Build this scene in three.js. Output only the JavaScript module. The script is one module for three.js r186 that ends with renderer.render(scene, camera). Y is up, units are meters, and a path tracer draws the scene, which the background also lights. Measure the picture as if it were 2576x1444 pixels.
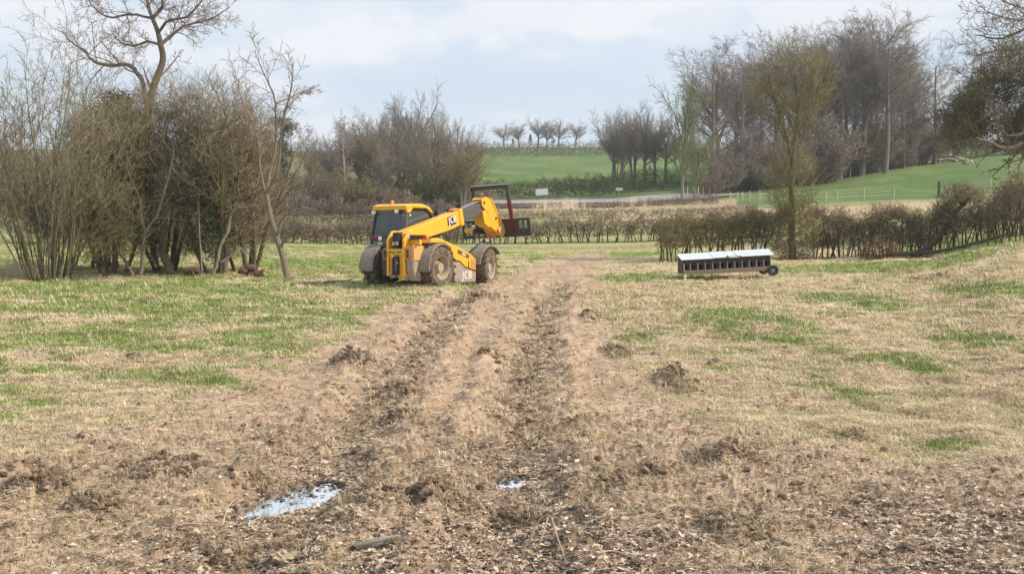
import * as THREE from 'three';
import { mergeVertices } from 'three/addons/utils/BufferGeometryUtils.js';
import { RoundedBoxGeometry } from 'three/addons/geometries/RoundedBoxGeometry.js';
import { FontLoader } from 'three/addons/loaders/FontLoader.js';
import { TextGeometry } from 'three/addons/geometries/TextGeometry.js';
import { createNoise2D, createNoise3D } from 'simplex-noise';

// ---------- camera, sky, sun, exposure ----------
const scene = new THREE.Scene();
const FOCAL = 2600, CX = 1287.5, CY = 722, PITCH = Math.atan(204 / 2600), EYE = 2.46;   // lens in units of a 2575 x 1444 frame
const camera = new THREE.PerspectiveCamera(2 * Math.atan(722 / FOCAL) * 180 / Math.PI, 1024 / 575, 0.1, 4000);
camera.position.set(0, EYE, 0);
camera.rotation.x = -PITCH;
const renderer = new THREE.WebGLRenderer({ antialias: true });
renderer.setSize(1024, 575);
renderer.toneMapping = THREE.LinearToneMapping;
renderer.toneMappingExposure = 1.0;
renderer.shadowMap.enabled = true;

function mulberry(a) { return () => { a |= 0; a = a + 0x6D2B79F5 | 0; let t = Math.imul(a ^ a >>> 15, 1 | a); t = t + Math.imul(t ^ t >>> 7, 61 | t) ^ t; return ((t ^ t >>> 14) >>> 0) / 4294967296; }; }
const noiseA = createNoise2D(mulberry(11)), noiseB = createNoise2D(mulberry(29)), noise3 = createNoise3D(mulberry(7));
const fbm = (x, y, o = 4, n = noiseA) => { let s = 0, a = 0.5; for (let i = 0; i < o; i++) { s += a * n(x, y); x = x * 2.03 + 17.1; y = y * 2.03 - 5.3; a *= 0.5; } return s; };
const sstep = (a, b, x) => { const t = Math.min(1, Math.max(0, (x - a) / (b - a))); return t * t * (3 - 2 * t); };
const lerp = (a, b, t) => a + (b - a) * t;
const clamp01 = (x) => Math.min(1, Math.max(0, x));

{ // a pale, hazy blue sky with soft white cloud
  const HEAPS = [[640, 40, 95], [720, 85, 80], [560, 10, 120], [830, 75, 70], [905, 60, 85], [985, 75, 75], [1060, 120, 70], [930, 130, 110], [780, 140, 90], [1240, 120, 45], [1700, 60, 150], [1500, 70, 110], [-120, 120, 180], [2700, 60, 200], [150, 100, 130]];
  const W = 2048, H = 1024, data = new Float32Array(W * H * 4);
  for (let r = 0; r < H; r++) {
    const up = ((r + 0.5) / H - 0.5) * Math.PI, el = Math.max(0, up) * 180 / Math.PI;
    for (let c = 0; c < W; c++) {
      const az = ((c + 0.5) / W - 0.5) * 2 * Math.PI, x = Math.cos(az) * Math.cos(up), y = Math.sin(up), z = Math.sin(az) * Math.cos(up);
      let n = 0, a = 0.5, f = 1.7;
      const hy = Math.sqrt(Math.max(0, y)) * 5;
      for (let i = 0; i < 5; i++) { n += a * noise3(x * f * 1.5 + 3.3, hy * f * 0.8 + 4.6, z * f * 1.5 + 1.7); f *= 2.1; a *= 0.52; }
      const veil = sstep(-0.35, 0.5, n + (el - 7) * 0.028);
      const puff = sstep(0.10, 0.28, n + 0.12 * sstep(2, 8, el) - 0.06);
      let heap = 0; const pu = (az + Math.PI / 2) * 2600 + 1287.5, pv = 518 - Math.tan(up) * 2600, wob = n * 60;
      if (el > 0 && el < 14 && Math.abs(az + Math.PI / 2) < 0.7) for (const [hx, hy, hr] of HEAPS) heap = Math.max(heap, 1 - sstep(hr * 0.72, hr * 1.08, Math.hypot(pu - hx, (pv - hy) * (pv > hy ? 2.2 : 1.25)) + wob));
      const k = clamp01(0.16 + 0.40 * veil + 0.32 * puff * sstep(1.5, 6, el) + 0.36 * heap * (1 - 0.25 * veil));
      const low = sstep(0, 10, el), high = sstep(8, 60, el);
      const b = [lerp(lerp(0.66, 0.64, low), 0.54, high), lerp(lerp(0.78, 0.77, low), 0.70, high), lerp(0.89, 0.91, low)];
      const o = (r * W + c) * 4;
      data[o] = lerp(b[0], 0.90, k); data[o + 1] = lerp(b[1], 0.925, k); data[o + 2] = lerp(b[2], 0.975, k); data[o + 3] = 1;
    }
  }
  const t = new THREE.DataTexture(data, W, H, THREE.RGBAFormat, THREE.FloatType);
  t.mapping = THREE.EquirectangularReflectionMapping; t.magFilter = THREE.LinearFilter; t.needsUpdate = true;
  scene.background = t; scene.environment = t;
}
const sun = new THREE.DirectionalLight(0xfff0dc, 4.6);
sun.position.set(70, 60, 8); sun.castShadow = true; sun.shadow.radius = 3.5;
Object.assign(sun.shadow.camera, { left: -80, right: 80, top: 80, bottom: -80, near: 1, far: 300 });
sun.target.position.set(0, 0, -30); sun.position.add(sun.target.position);
scene.add(sun, sun.target);
scene.fog = new THREE.FogExp2(0xdfe8f2, 0.00035);

// ---------- shared helpers ----------
const V = (x, y, z) => new THREE.Vector3(x, y, z);
const pixel = (px, py, d) => {              // the point seen at (px, py) whose depth along the ground is d metres
  const u = (px - CX) / FOCAL, v = (py - CY) / FOCAL, cp = Math.cos(PITCH), sp = Math.sin(PITCH), t = d / (cp - v * sp);
  return V(u * t, EYE + (-sp - v * cp) * t, -d);
};
const names = {};
const numbered = (n) => { names[n] = (names[n] ?? -1) + 1; return names[n] ? n + '_' + String(names[n]).padStart(3, '0') : n; };
function tag(o, label, category, group, kind) {
  if (label) o.userData.label = label;
  if (category) o.userData.category = category;
  if (group) o.userData.group = group;
  if (kind) o.userData.kind = kind;
  return o;
}
function thing(name, label, category, pos = [0, 0, 0], group) {
  const g = new THREE.Group(); g.name = numbered(name); g.position.set(...pos); scene.add(g);
  return tag(g, label, category, group);
}
function part(parent, name, geo, mat, pos, rot) {
  const m = new THREE.Mesh(geo, mat); m.name = name; m.castShadow = m.receiveShadow = true;
  if (pos) m.position.set(...pos);
  if (rot) m.rotation.set(...rot);
  parent.add(m); return m;
}
function single(name, geo, mat, label, category, group, kind) {
  const m = part(scene, numbered(name), geo, mat); return tag(m, label, category, group, kind);
}
const mat = (r, g, b, rough = 0.9, extra = {}) => { const m = new THREE.MeshStandardMaterial({ roughness: rough, ...extra }); m.color.setRGB(r, g, b); return m; };
const R = (rng, a, b) => a + (b - a) * rng();

// tubes and tapering twigs collected into one geometry
class Tubes {
  constructor() { this.p = []; this.n = []; this.i = []; this.t = []; this.c = null; this.tint = null; }
  color(c) { this.tint = c; if (!this.c) { this.c = []; } }
  vert(x, y, z, nx, ny, nz, u = 0.5, v = y) { this.p.push(x, y, z); this.n.push(nx, ny, nz); this.t.push(u, v); if (this.c) this.c.push(...this.tint); return this.p.length / 3 - 1; }
  tube(pts, rad, sides) {
    let prev = null, run = 0; const a = V(), t = V(), u = V(0, 0, 0), w = V();
    for (let k = 0; k < pts.length; k++) {
      t.copy(pts[Math.min(k + 1, pts.length - 1)]).sub(pts[Math.max(k - 1, 0)]).normalize();
      if (k === 0) { a.set(0, 1, 0); if (Math.abs(t.y) > 0.9) a.set(1, 0, 0); u.crossVectors(t, a).normalize(); }
      else u.addScaledVector(t, -u.dot(t)).normalize();
      w.crossVectors(t, u);
      const ring = [], r = rad[k]; if (k) run += pts[k].distanceTo(pts[k - 1]);
      if (k === pts.length - 1 && r < 1e-4) { const v = this.vert(pts[k].x, pts[k].y, pts[k].z, t.x, t.y, t.z); for (let s = 0; s < sides; s++) ring.push(v); }
      else for (let s = 0; s < sides; s++) {
        const q = s / sides * Math.PI * 2, co = Math.cos(q), si = Math.sin(q), nx = u.x * co + w.x * si, ny = u.y * co + w.y * si, nz = u.z * co + w.z * si;
        ring.push(this.vert(pts[k].x + nx * r, pts[k].y + ny * r, pts[k].z + nz * r, nx, ny, nz, s / sides * Math.max(1, Math.round(rad[0] * 12)), run));
      }
      if (prev) for (let s = 0; s < sides; s++) {
        const s2 = (s + 1) % sides;
        this.i.push(prev[s], prev[s2], ring[s]);
        if (ring[s] !== ring[s2]) this.i.push(prev[s2], ring[s2], ring[s]);
      }
      prev = ring;
    }
  }
  twig(x, y, z, dx, dy, dz, r) {            // a three-sided spike
    const l = Math.hypot(dx, dy, dz) || 1, tx = dx / l, ty = dy / l, tz = dz / l;
    let ux = ty, uy = -tx, uz = 0; const m = Math.hypot(ux, uy) || 1; if (Math.hypot(ux, uy) < 0.05) { ux = 0; uy = tz; uz = -ty; } else { ux /= m; uy /= m; }
    const wx = ty * uz - tz * uy, wy = tz * ux - tx * uz, wz = tx * uy - ty * ux;
    const id = [];
    for (let s = 0; s < 3; s++) { const co = [1, -0.5, -0.5][s], si = [0, 0.866, -0.866][s], nx = ux * co + wx * si, ny = uy * co + wy * si, nz = uz * co + wz * si; id.push(this.vert(x + nx * r, y + ny * r, z + nz * r, nx, ny, nz)); }
    const e = this.vert(x + dx, y + dy, z + dz, tx, ty, tz);
    this.i.push(id[0], id[1], e, id[1], id[2], e, id[2], id[0], e);
  }
  leaf(x, y, z, s, rng) {                   // a small flat leaf of two faces
    const a = V(rng() - 0.5, rng() - 0.5, rng() - 0.5).normalize(), b = V(rng() - 0.5, rng() - 0.5, rng() - 0.5).cross(a).normalize(), n = V().crossVectors(a, b);
    const v = [[1, 0], [0, 0.55], [-1, 0], [0, -0.55]].map(([p, q]) => this.vert(x + (a.x * p + b.x * q) * s, y + (a.y * p + b.y * q) * s, z + (a.z * p + b.z * q) * s, n.x, n.y, n.z));
    this.i.push(v[0], v[1], v[2], v[0], v[2], v[3]);
  }
  get empty() { return !this.i.length; }
  geometry() {
    const g = new THREE.BufferGeometry();
    g.setAttribute('position', new THREE.Float32BufferAttribute(this.p, 3));
    g.setAttribute('normal', new THREE.Float32BufferAttribute(this.n, 3));
    g.setAttribute('uv', new THREE.Float32BufferAttribute(this.t, 2));
    if (this.c) g.setAttribute('color', new THREE.Float32BufferAttribute(this.c, 3));
    g.setIndex(this.p.length / 3 > 65535 ? new THREE.Uint32BufferAttribute(this.i, 1) : new THREE.Uint16BufferAttribute(this.i, 1));
    return g;
  }
}

// ---------- the lie of the land ----------
const COLS = [-900, 0, 400, 700, 1000, 1300, 1500, 1700, 2000, 2300, 2575, 3500];
const DEPS = [0, 20, 32, 46, 66, 85, 105, 130, 145, 165, 225, 320, 430, 600, 1600];
const LAND = [   // height above the ruts for each column and depth
  [0, 0, 0.0, 0.1, 0.4, 0.9, 1.8, 3.2, 4.2, 6.0, 11, 18, 25, 28, 30],
  [0, 0, 0.0, 0.1, 0.4, 0.9, 1.8, 3.2, 4.2, 6.0, 11, 18, 25, 28, 30],
  [0, 0, 0.0, 0.1, 0.4, 0.9, 1.8, 3.2, 4.2, 6.0, 11, 18, 25, 28, 30],
  [0, 0, 0.0, 0.05, 0.3, 0.9, 1.9, 3.3, 4.2, 6.0, 11, 18, 25, 28, 30],
  [0, 0, 0.0, 0.02, 0.1, 0.9, 2.0, 3.0, 3.8, 5.2, 10.5, 18, 26, 29, 30],
  [0, 0, 0.0, 0.0, 0.0, 1.0, 2.05, 2.8, 3.4, 4.6, 10, 17, 26.6, 29, 30],
  [0, 0, 0.0, 0.0, 0.0, 1.0, 2.05, 2.85, 3.5, 4.7, 10, 17.2, 26.8, 29, 30],
  [0, 0, 0.0, 0.05, 0.1, 1.1, 2.2, 3.1, 3.8, 5.0, 10, 17.5, 26, 29, 30],
  [0, 0, 0.05, 0.05, 0.4, 1.4, 2.5, 3.7, 4.4, 5.7, 10, 18, 26, 29, 30],
  [0, 0, 0.1, 0.3, 0.9, 1.9, 3.0, 4.0, 5.2, 7.2, 13, 21, 28, 30, 32],
  [0, 0.2, 0.7, 1.35, 2.0, 2.8, 3.9, 5.3, 6.3, 8.2, 14.4, 21, 28, 30, 32],
  [0, 0.5, 1.4, 2.2, 2.9, 3.8, 4.8, 6.4, 7.4, 9.2, 15, 22, 28, 30, 32],
];
const find = (a, x) => { let i = 0; while (i < a.length - 2 && x >= a[i + 1]) i++; return i; };
function landHeight(x, d) {
  d = Math.max(d, 0.01);
  const px = Math.min(3499, Math.max(-899, CX + FOCAL * x / Math.max(d, 3))), i = find(COLS, px), j = find(DEPS, Math.min(d, 1599));
  const s = clamp01((px - COLS[i]) / (COLS[i + 1] - COLS[i])), t = clamp01((d - DEPS[j]) / (DEPS[j + 1] - DEPS[j]));
  const su = s * s * (3 - 2 * s), h = (k) => lerp(LAND[i][k], LAND[i + 1][k], su);
  // Catmull-Rom along depth keeps the slopes smooth
  const h0 = h(j), h1 = h(j + 1), D = DEPS[j + 1] - DEPS[j];
  const m0 = j ? (h1 - h(j - 1)) / (DEPS[j + 1] - DEPS[j - 1]) : 0, m1 = j < DEPS.length - 2 ? (h(j + 2) - h0) / (DEPS[j + 2] - DEPS[j]) : 0;
  const t2 = t * t, t3 = t2 * t;
  return (2 * t3 - 3 * t2 + 1) * h0 + (t3 - 2 * t2 + t) * D * m0 + (-2 * t3 + 3 * t2) * h1 + (t3 - t2) * D * m1;
}
const flatD = (py) => EYE / Math.tan(Math.atan((py - CY) / FOCAL) + PITCH);          // distance of level ground seen at row py
const flatX = (px, py) => { const p = pixel(px, py, flatD(py)); return p.x; };
const along = (pts, d) => { const i = find(pts.map((p) => p[0]), d); const t = clamp01((d - pts[i][0]) / (pts[i + 1][0] - pts[i][0])); return lerp(pts[i][1], pts[i + 1][1], t); };
const EDGE_L = [[4, -6.5], [9, -5.2], [10, -4.7], [12, -4.1], [15.5, -3.8], [24, -3.3], [29, -1.7], [36, -0.4], [48, 2.4], [60, 3]];
const EDGE_R = [[4, 5.5], [9, 4.6], [10.4, 2.9], [11.5, 2.25], [16.7, 2.2], [22.7, 2.0], [30, 2.5], [35, 2.9], [48, 4.6], [60, 5]];
const rutL = (d) => -1.86 + 0.00065 * d * d, rutR = (d) => -0.12 + 0.0015 * d * d;

// patches measured on level ground: centre and half axes in metres
const plan = ([px, py, rx, ry]) => { const d = flatD(py), a = flatD(py + ry), b = flatD(Math.max(py - ry, 600)); return { x: flatX(px, py), d, rx: rx / FOCAL * d, rd: (b - a) / 2 }; };
const GREENS = [[260, 722, 460, 13], [560, 735, 260, 9], [300, 775, 350, 15], [700, 855, 190, 32], [880, 790, 60, 16], [180, 862, 260, 24], [80, 935, 120, 13], [70, 1020, 90, 13], [500, 785, 300, 12], [330, 735, 480, 12], [20, 1060, 40, 12],
  [1120, 719, 70, 9], [1880, 822, 135, 36], [2140, 762, 125, 20], [2410, 1130, 72, 20], [2130, 995, 70, 22], [1800, 938, 40, 12], [2500, 765, 90, 26], [2260, 930, 110, 20], [2480, 880, 90, 34],
  [1640, 700, 160, 10], [2200, 682, 330, 14], [2450, 660, 170, 22], [1600, 850, 70, 14], [1960, 870, 70, 10], [1560, 640, 260, 8], [820, 665, 180, 14], [2100, 900, 60, 8], [540, 965, 60, 12]].map(plan);
const MOUNDS = [[1700, 968, 52, 18, 0.16], [1735, 985, 40, 10, 0.08], [1830, 1165, 95, 26, 0.17], [890, 930, 65, 13, 0.12], [1010, 985, 60, 18, 0.13], [1560, 888, 42, 12, 0.13], [110, 1245, 95, 26, 0.16], [560, 1388, 90, 18, 0.12],
  [1850, 1345, 80, 26, 0.15], [2340, 716, 60, 7, 0.16], [1205, 756, 70, 7, 0.14], [1480, 800, 26, 7, 0.12], [350, 915, 40, 9, 0.14], [1450, 760, 30, 5, 0.1], [1480, 1075, 40, 10, 0.09], [2250, 695, 30, 5, 0.1],
  [250, 1290, 70, 18, 0.12], [1310, 1290, 70, 18, 0.08], [1040, 1275, 170, 24, 0.10], [720, 1395, 46, 14, 0.1], [1000, 1060, 60, 12, 0.1], [2010, 1010, 30, 8, 0.06], [1540, 1240, 70, 22, 0.1], [1640, 1200, 60, 16, 0.08], [2150, 1100, 40, 12, 0.07], [420, 1200, 120, 26, 0.1], [1230, 905, 40, 8, 0.08], [690, 1205, 60, 14, 0.06]]
  .map((m) => ({ ...plan(m), h: m[4] }));
const HUMPS = [[1880, 818, 220, 46, 0.16], [1100, 722, 130, 12, 0.10], [2350, 930, 320, 60, 0.1], [700, 900, 300, 60, 0.08]].map((m) => ({ ...plan(m), h: m[4] }));
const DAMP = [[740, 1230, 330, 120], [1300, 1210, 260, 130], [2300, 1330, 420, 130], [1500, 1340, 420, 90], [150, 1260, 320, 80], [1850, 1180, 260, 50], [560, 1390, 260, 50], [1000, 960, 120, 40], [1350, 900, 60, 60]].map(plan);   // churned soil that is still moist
const inside = (m, x, d) => { const a = (x - m.x) / m.rx, b = (d - m.d) / m.rd; return a * a + b * b; };
// rr: edge radii of the hollows that hold water
const POOLS = [{ x: flatX(735, 1262) * 1.044, d: flatD(1262) * 1.044, rx: 0.25, rd: 0.56, turn: 0.5 }, { x: flatX(1286, 1217) * 1.044, d: flatD(1217) * 1.044, rx: 0.12, rd: 0.2, turn: 0.2 }];
const poolR = (p, x, d) => { const a = x - p.x, b = d - p.d, c = Math.cos(p.turn), s = Math.sin(p.turn); return Math.hypot((a * c - b * s) / p.rx, (a * s + b * c) / p.rd); };

function cover(x, d) {        // shares of what lies on the ground here
  const w1 = fbm(x * 0.55, d * 0.55, 3), w2 = fbm(x * 1.9 + 40, d * 1.9, 3, noiseB);
  const e = 0.45 * w1 + 0.25 * w2;
  const band = sstep(-0.5, 0.5, x - along(EDGE_L, d) + e * 2.4) * sstep(-0.5, 0.5, along(EDGE_R, d) - x + e * 2.2) * (1 - sstep(50, 60, d));
  const near = 1 - sstep(8.7, 10.6, d + e * 1.6 - 0.03 * x * x * (x < 0 ? 1 : 0));
  const mud = clamp01(Math.max(band, near) + 0.5 * sstep(0.35, 0.6, w1 - w2 * 0.4) * (1 - sstep(45, 60, d)));
  let green = 0;
  for (const g of GREENS) { const q = inside(g, x, d); if (q < 3) green = Math.max(green, 1 - sstep(0.5, 1.5, q + w2 * 1.3 + w1 * 0.8)); }
  const loose = sstep(-0.05, 0.3, fbm(x * 0.28 + 9, d * 0.5 - 3, 4) + 0.06 * (d - 14) / 10 + (x < -3 ? 0.1 : 0));
  green = clamp01(Math.max(green, loose * (x > 1.5 ? 0.22 : 0.68) * sstep(10, 15, d)) * (1 - Math.min(0.95, mud * 1.05)));
  let lump = 0;
  for (const m of MOUNDS) { const q = inside(m, x, d); if (q < 2) lump = Math.max(lump, 1 - sstep(0.3, 1.6, q + w2)); }
  const rl = Math.abs(x - rutL(d)), rr = Math.abs(x - rutR(d)), rut = Math.exp(-Math.pow(Math.min(rl, rr) / 0.42, 2)) * (1 - sstep(30, 36, d));
  const wheel = Math.exp(-Math.pow(Math.min(rl, rr) / 0.62, 2)) * (1 - sstep(9.6, 12.5, d));
  const corner = (1 - sstep(7.5, 8.2, d + 0.3 * w1)) * sstep(-1.5, -0.3, x + w1) * (1 - sstep(1.0, 1.8, x)) + 0.85 * (1 - sstep(8.2, 9.2, d + 0.6 * w2)) * sstep(1.9, 2.8, x + 0.5 * w1);
  const leaf = clamp01(mud * (Math.max(wheel * 1.05, corner) - 0.25 * sstep(0, 0.5, w2) - lump * 0.9 - 0.35 * sstep(0.1, 0.4, w1)));
  let wet = 0;
  for (const p of POOLS) { const q = poolR(p, x, d); wet = Math.max(wet, 1 - sstep(0.9, 1.3, q + 0.5 * w2)); }
  const bare = sstep(0.02, 0.34, fbm(x * 0.42 + 31, d * 0.6 - 12, 3, noiseB) + 0.2 * w2) * (1 - mud), smooth = band * (1 - Math.min(1, rut * 1.3)) * (1 - lump) * sstep(10.5, 13, d + w1);
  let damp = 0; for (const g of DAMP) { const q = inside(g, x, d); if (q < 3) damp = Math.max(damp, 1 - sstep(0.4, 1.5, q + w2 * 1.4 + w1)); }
  return { mud, damp, green: green * (1 - 0.45 * bare), lump, rut: rut * band, leaf, wet, bare, smooth, w1, w2 };
}
function reliefAt(x, d, c) {
  let h = 0;
  for (const m of HUMPS) { const q = inside(m, x, d); if (q < 4) h += m.h * Math.exp(-q * 1.2); }
  for (const m of MOUNDS) { const q = inside(m, x, d); if (q < 3) h += m.h * 0.85 * Math.exp(-q * 1.5) * (0.85 + 0.5 * c.w2 + 0.25 * noiseB(x * 6, d * 6)); }
  const rl = x - rutL(d), rr = x - rutR(d), deep = (1 - sstep(31, 36, d)) * (0.165 + 0.02 * (1 - sstep(9, 13, d)));
  h -= deep * (Math.exp(-Math.pow(rl / 0.36, 2)) + Math.exp(-Math.pow(rr / 0.36, 2))) * (0.8 + 0.6 * c.w1);
  h += deep * 0.5 * (Math.exp(-Math.pow((Math.abs(rl) - 0.62) / 0.22, 2)) + Math.exp(-Math.pow((Math.abs(rr) - 0.62) / 0.22, 2))) * (0.6 + 1.2 * c.w2);
  h += 0.10 * c.w1 * sstep(4, 12, d) + 0.03 * c.w2;
  const fine = 1 - sstep(30, 55, d);
  if (fine > 0) {
    const a = noiseB(x * 5.1, d * 5.1), b = noiseA(x * 11.3, d * 11.3), e = noiseB(x * 24, d * 24), f = noiseA(x * 47, d * 47);
    const cl = (1 - Math.abs(a)) * 0.042 + Math.max(0, b) * 0.034 + Math.abs(e) * 0.02 + f * 0.007 + 0.05 * Math.max(0, noiseA(x * 2.3 + 4, d * 2.3)) * c.mud ;
    h += fine * (cl * (0.35 + c.mud * 0.65 + c.lump * 0.35) * (1 - 0.45 * c.leaf) * (1 - 0.72 * c.smooth) + 0.012 * e * (1 - c.mud) + 0.012 * c.smooth * (a * 0.8 + noiseA(x * 3.1, d * 3.1)));
  }
  return h;
}
let waterLevel = [0, 0];
function groundAt(x, z, c) {
  const d = -z; c = c ?? (d < 70 ? cover(x, d) : null);
  let h = landHeight(x, d);
  if (d > 150) h += 1.2 * fbm(x * 0.006, d * 0.006, 2) * sstep(150, 260, d);
  if (!c) return h;
  h += reliefAt(x, d, c) * (1 - sstep(58, 70, d));
  for (let k = 0; k < 2; k++) {
    const q = poolR(POOLS[k], x, d);
    if (q < 2.6) { const bowl = -0.152 + 0.042 * Math.min(q, 2.2); h = lerp(h, bowl + 0.014 * noiseB(x * 13, d * 13) + 0.010 * noiseA(x * 33, d * 33) + 0.012 * sstep(-0.2, 0.9, (d - POOLS[k].d) / POOLS[k].rd), 1 - sstep(1.3, 2.6, q)); }
  }
  return h;
}
const onGround = (px, py, d0 = 0) => {      // where the ray through a pixel meets the ground, found from the ground sheet itself
  let lo = 4, hi = 500; const f = (d) => { const p = pixel(px, py, d); return p.y - groundAt(p.x, p.z); };
  for (let d = Math.max(4, d0); d < 500; d *= 1.02) if (f(d) < 0) { hi = d; lo = d / 1.02; break; }
  for (let k = 0; k < 24; k++) { const m = (lo + hi) / 2; if (f(m) > 0) lo = m; else hi = m; }
  const p = pixel(px, py, hi); p.y = groundAt(p.x, p.z); return p;
};
const mix3 = (a, b, t) => [lerp(a[0], b[0], t), lerp(a[1], b[1], t), lerp(a[2], b[2], t)];
const C = { straw: [0.50, 0.395, 0.245], strawPale: [0.62, 0.51, 0.34], green: [0.185, 0.25, 0.06], greenDull: [0.30, 0.31, 0.125], earth: [0.37, 0.265, 0.18], earthDark: [0.135, 0.098, 0.066], earthPink: [0.435, 0.325, 0.228], litter: [0.42, 0.315, 0.225], wet: [0.03, 0.026, 0.022],
  far: [0.095, 0.165, 0.05], farPale: [0.16, 0.205, 0.075], wood: [0.13, 0.105, 0.075], reed: [0.46, 0.38, 0.26] };
function groundColor(x, d, c) {
  if (c) {
    const grain = noiseB(x * 38, d * 38), grain2 = noiseA(x * 16 + 7, d * 16), mid = noiseB(x * 4.2 - 9, d * 4.2);
    let col = mix3(C.straw, C.strawPale, sstep(-0.5, 0.7, c.w2 + grain * 0.3));
    col = mix3(col, mix3(C.earth, C.earthPink, sstep(-0.4, 0.4, mid)), 0.85 * c.bare);
    col = mix3(col, C.greenDull, 0.4 * sstep(0.0, 0.4, -c.w1 + 0.3 * mid) * (1 - c.bare));
    col = mix3(col, mix3(C.greenDull, C.green, sstep(0.35, 0.85, c.green)), sstep(0.05, 0.42, c.green + grain2 * 0.15));
    let mud = mix3(C.earth, C.earthPink, sstep(-0.3, 0.5, c.w1 - mid * 0.3));
    mud = mix3(mud, C.straw, 0.12 * sstep(-0.2, 0.5, mid + grain * 0.4));
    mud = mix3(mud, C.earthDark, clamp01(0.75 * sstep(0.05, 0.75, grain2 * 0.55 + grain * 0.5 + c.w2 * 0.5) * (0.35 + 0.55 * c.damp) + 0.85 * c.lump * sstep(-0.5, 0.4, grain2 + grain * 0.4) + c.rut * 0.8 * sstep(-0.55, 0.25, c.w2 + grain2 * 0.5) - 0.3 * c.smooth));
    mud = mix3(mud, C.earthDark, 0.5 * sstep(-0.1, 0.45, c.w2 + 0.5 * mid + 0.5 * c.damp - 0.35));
    col = mix3(col, mud, Math.max(c.mud, c.lump * 0.8));
    col = mix3(col, mix3(C.earthDark, C.litter, 0.3 + 0.3 * grain2), c.leaf * 0.8);
    col = mix3(col, C.wet, c.wet);
    if (d < 52) return col;
    return mix3(col, farColor(x, d), sstep(52, 64, d + c.w1 * 6));
  }
  return farColor(x, d);
}
function farColor(x, d) {
  const px = CX + FOCAL * x / d, n = fbm(x * 0.05, d * 0.05, 4), n2 = fbm(x * 0.4, d * 0.25, 3, noiseB), s = fbm(x * 0.02 + 5, d * 0.35, 3, noiseB);
  const grassy = mix3(C.far, C.farPale, sstep(-0.25, 0.4, n + n2 * 0.6)), buff = mix3(C.straw, C.wood, 0.35 + 0.3 * n2);
  let col = grassy;
  if (d < 74) col = mix3(mix3(C.greenDull, C.straw, sstep(-0.1, 0.35, s + n2 * 0.5)), C.far, 0.25);
  else if (d < 128) {
    col = mix3(mix3(grassy, C.greenDull, 0.4), buff, 0.85 * sstep(-0.12, 0.22, s + 0.12 * sstep(1500, 2000, px)));
    if (px > 1200 && px < 1900) col = mix3(col, buff, sstep(98, 104, d + n * 5) * 0.9);
    if (px > 1250) col = mix3(col, C.straw, sstep(82, 88, d + n * 6) * (1 - sstep(97, 104, d + n * 6)) * sstep(1250, 1750, px) * 0.8);
    if (px > 1850) col = mix3(col, grassy, sstep(103, 112, d));
    if (px < 1300) col = mix3(col, C.wood, sstep(108, 120, d + n * 4));
  } else {
    if (px < 1150) col = mix3(C.wood, C.green, 0.35 + 0.4 * n2);
    if (d < 152 && px > 1150 && px < 1820) col = mix3(col, C.wood, 0.75);
    if (d > 150 && px > 1100) col = mix3(col, C.farPale, 0.5 * sstep(0.12, 0.3, s));
  }
  return col;
}
{ // one sheet from under the viewer's feet to beyond the skyline, finer where it is near
  const az = []; for (let a = -75; a < -32; a += 1.5) az.push(a); for (let a = -32; a <= 32.001; a += 64 / 800) az.push(a); for (let a = 33.5; a <= 75; a += 1.5) az.push(a);
  const ds = [0.4, 1.5, 2.5, 3.5, 4.5, 5.2]; for (let d = 5.8, st = 0; d < 72; st++) { ds.push(d); d += Math.min(0.6, 0.00048 * d * d + 0.0105); } for (let d = 72; d < 1650; d *= 1.02) ds.push(d);
  const nx = az.length, nd = ds.length, pos = new Float32Array(nx * nd * 3), col = new Float32Array(nx * nd * 3), uv = new Float32Array(nx * nd * 2), idx = new Uint32Array((nx - 1) * (nd - 1) * 6);
  const tn = az.map((a) => Math.tan(a * Math.PI / 180));
  let o = 0;
  for (let j = 0; j < nd; j++) for (let i = 0; i < nx; i++, o++) {
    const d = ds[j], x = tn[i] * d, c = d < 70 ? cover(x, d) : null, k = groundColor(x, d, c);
    pos[o * 3] = x; pos[o * 3 + 1] = groundAt(x, -d, c); pos[o * 3 + 2] = -d;
    col.set(k, o * 3); uv[o * 2] = x; uv[o * 2 + 1] = d;
  }
  o = 0;
  for (let j = 0; j < nd - 1; j++) for (let i = 0; i < nx - 1; i++) { const a = j * nx + i; idx[o++] = a; idx[o++] = a + 1; idx[o++] = a + nx; idx[o++] = a + 1; idx[o++] = a + nx + 1; idx[o++] = a + nx; }
  const g = new THREE.BufferGeometry();
  g.setAttribute('position', new THREE.BufferAttribute(pos, 3)); g.setAttribute('color', new THREE.BufferAttribute(col, 3)); g.setAttribute('uv', new THREE.BufferAttribute(uv, 2));
  g.setIndex(new THREE.BufferAttribute(idx, 1)); g.computeVertexNormals();
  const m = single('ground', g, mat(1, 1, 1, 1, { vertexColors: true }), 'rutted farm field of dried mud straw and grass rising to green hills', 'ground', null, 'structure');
  m.material.specularIntensity = 0.2;
}
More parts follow.
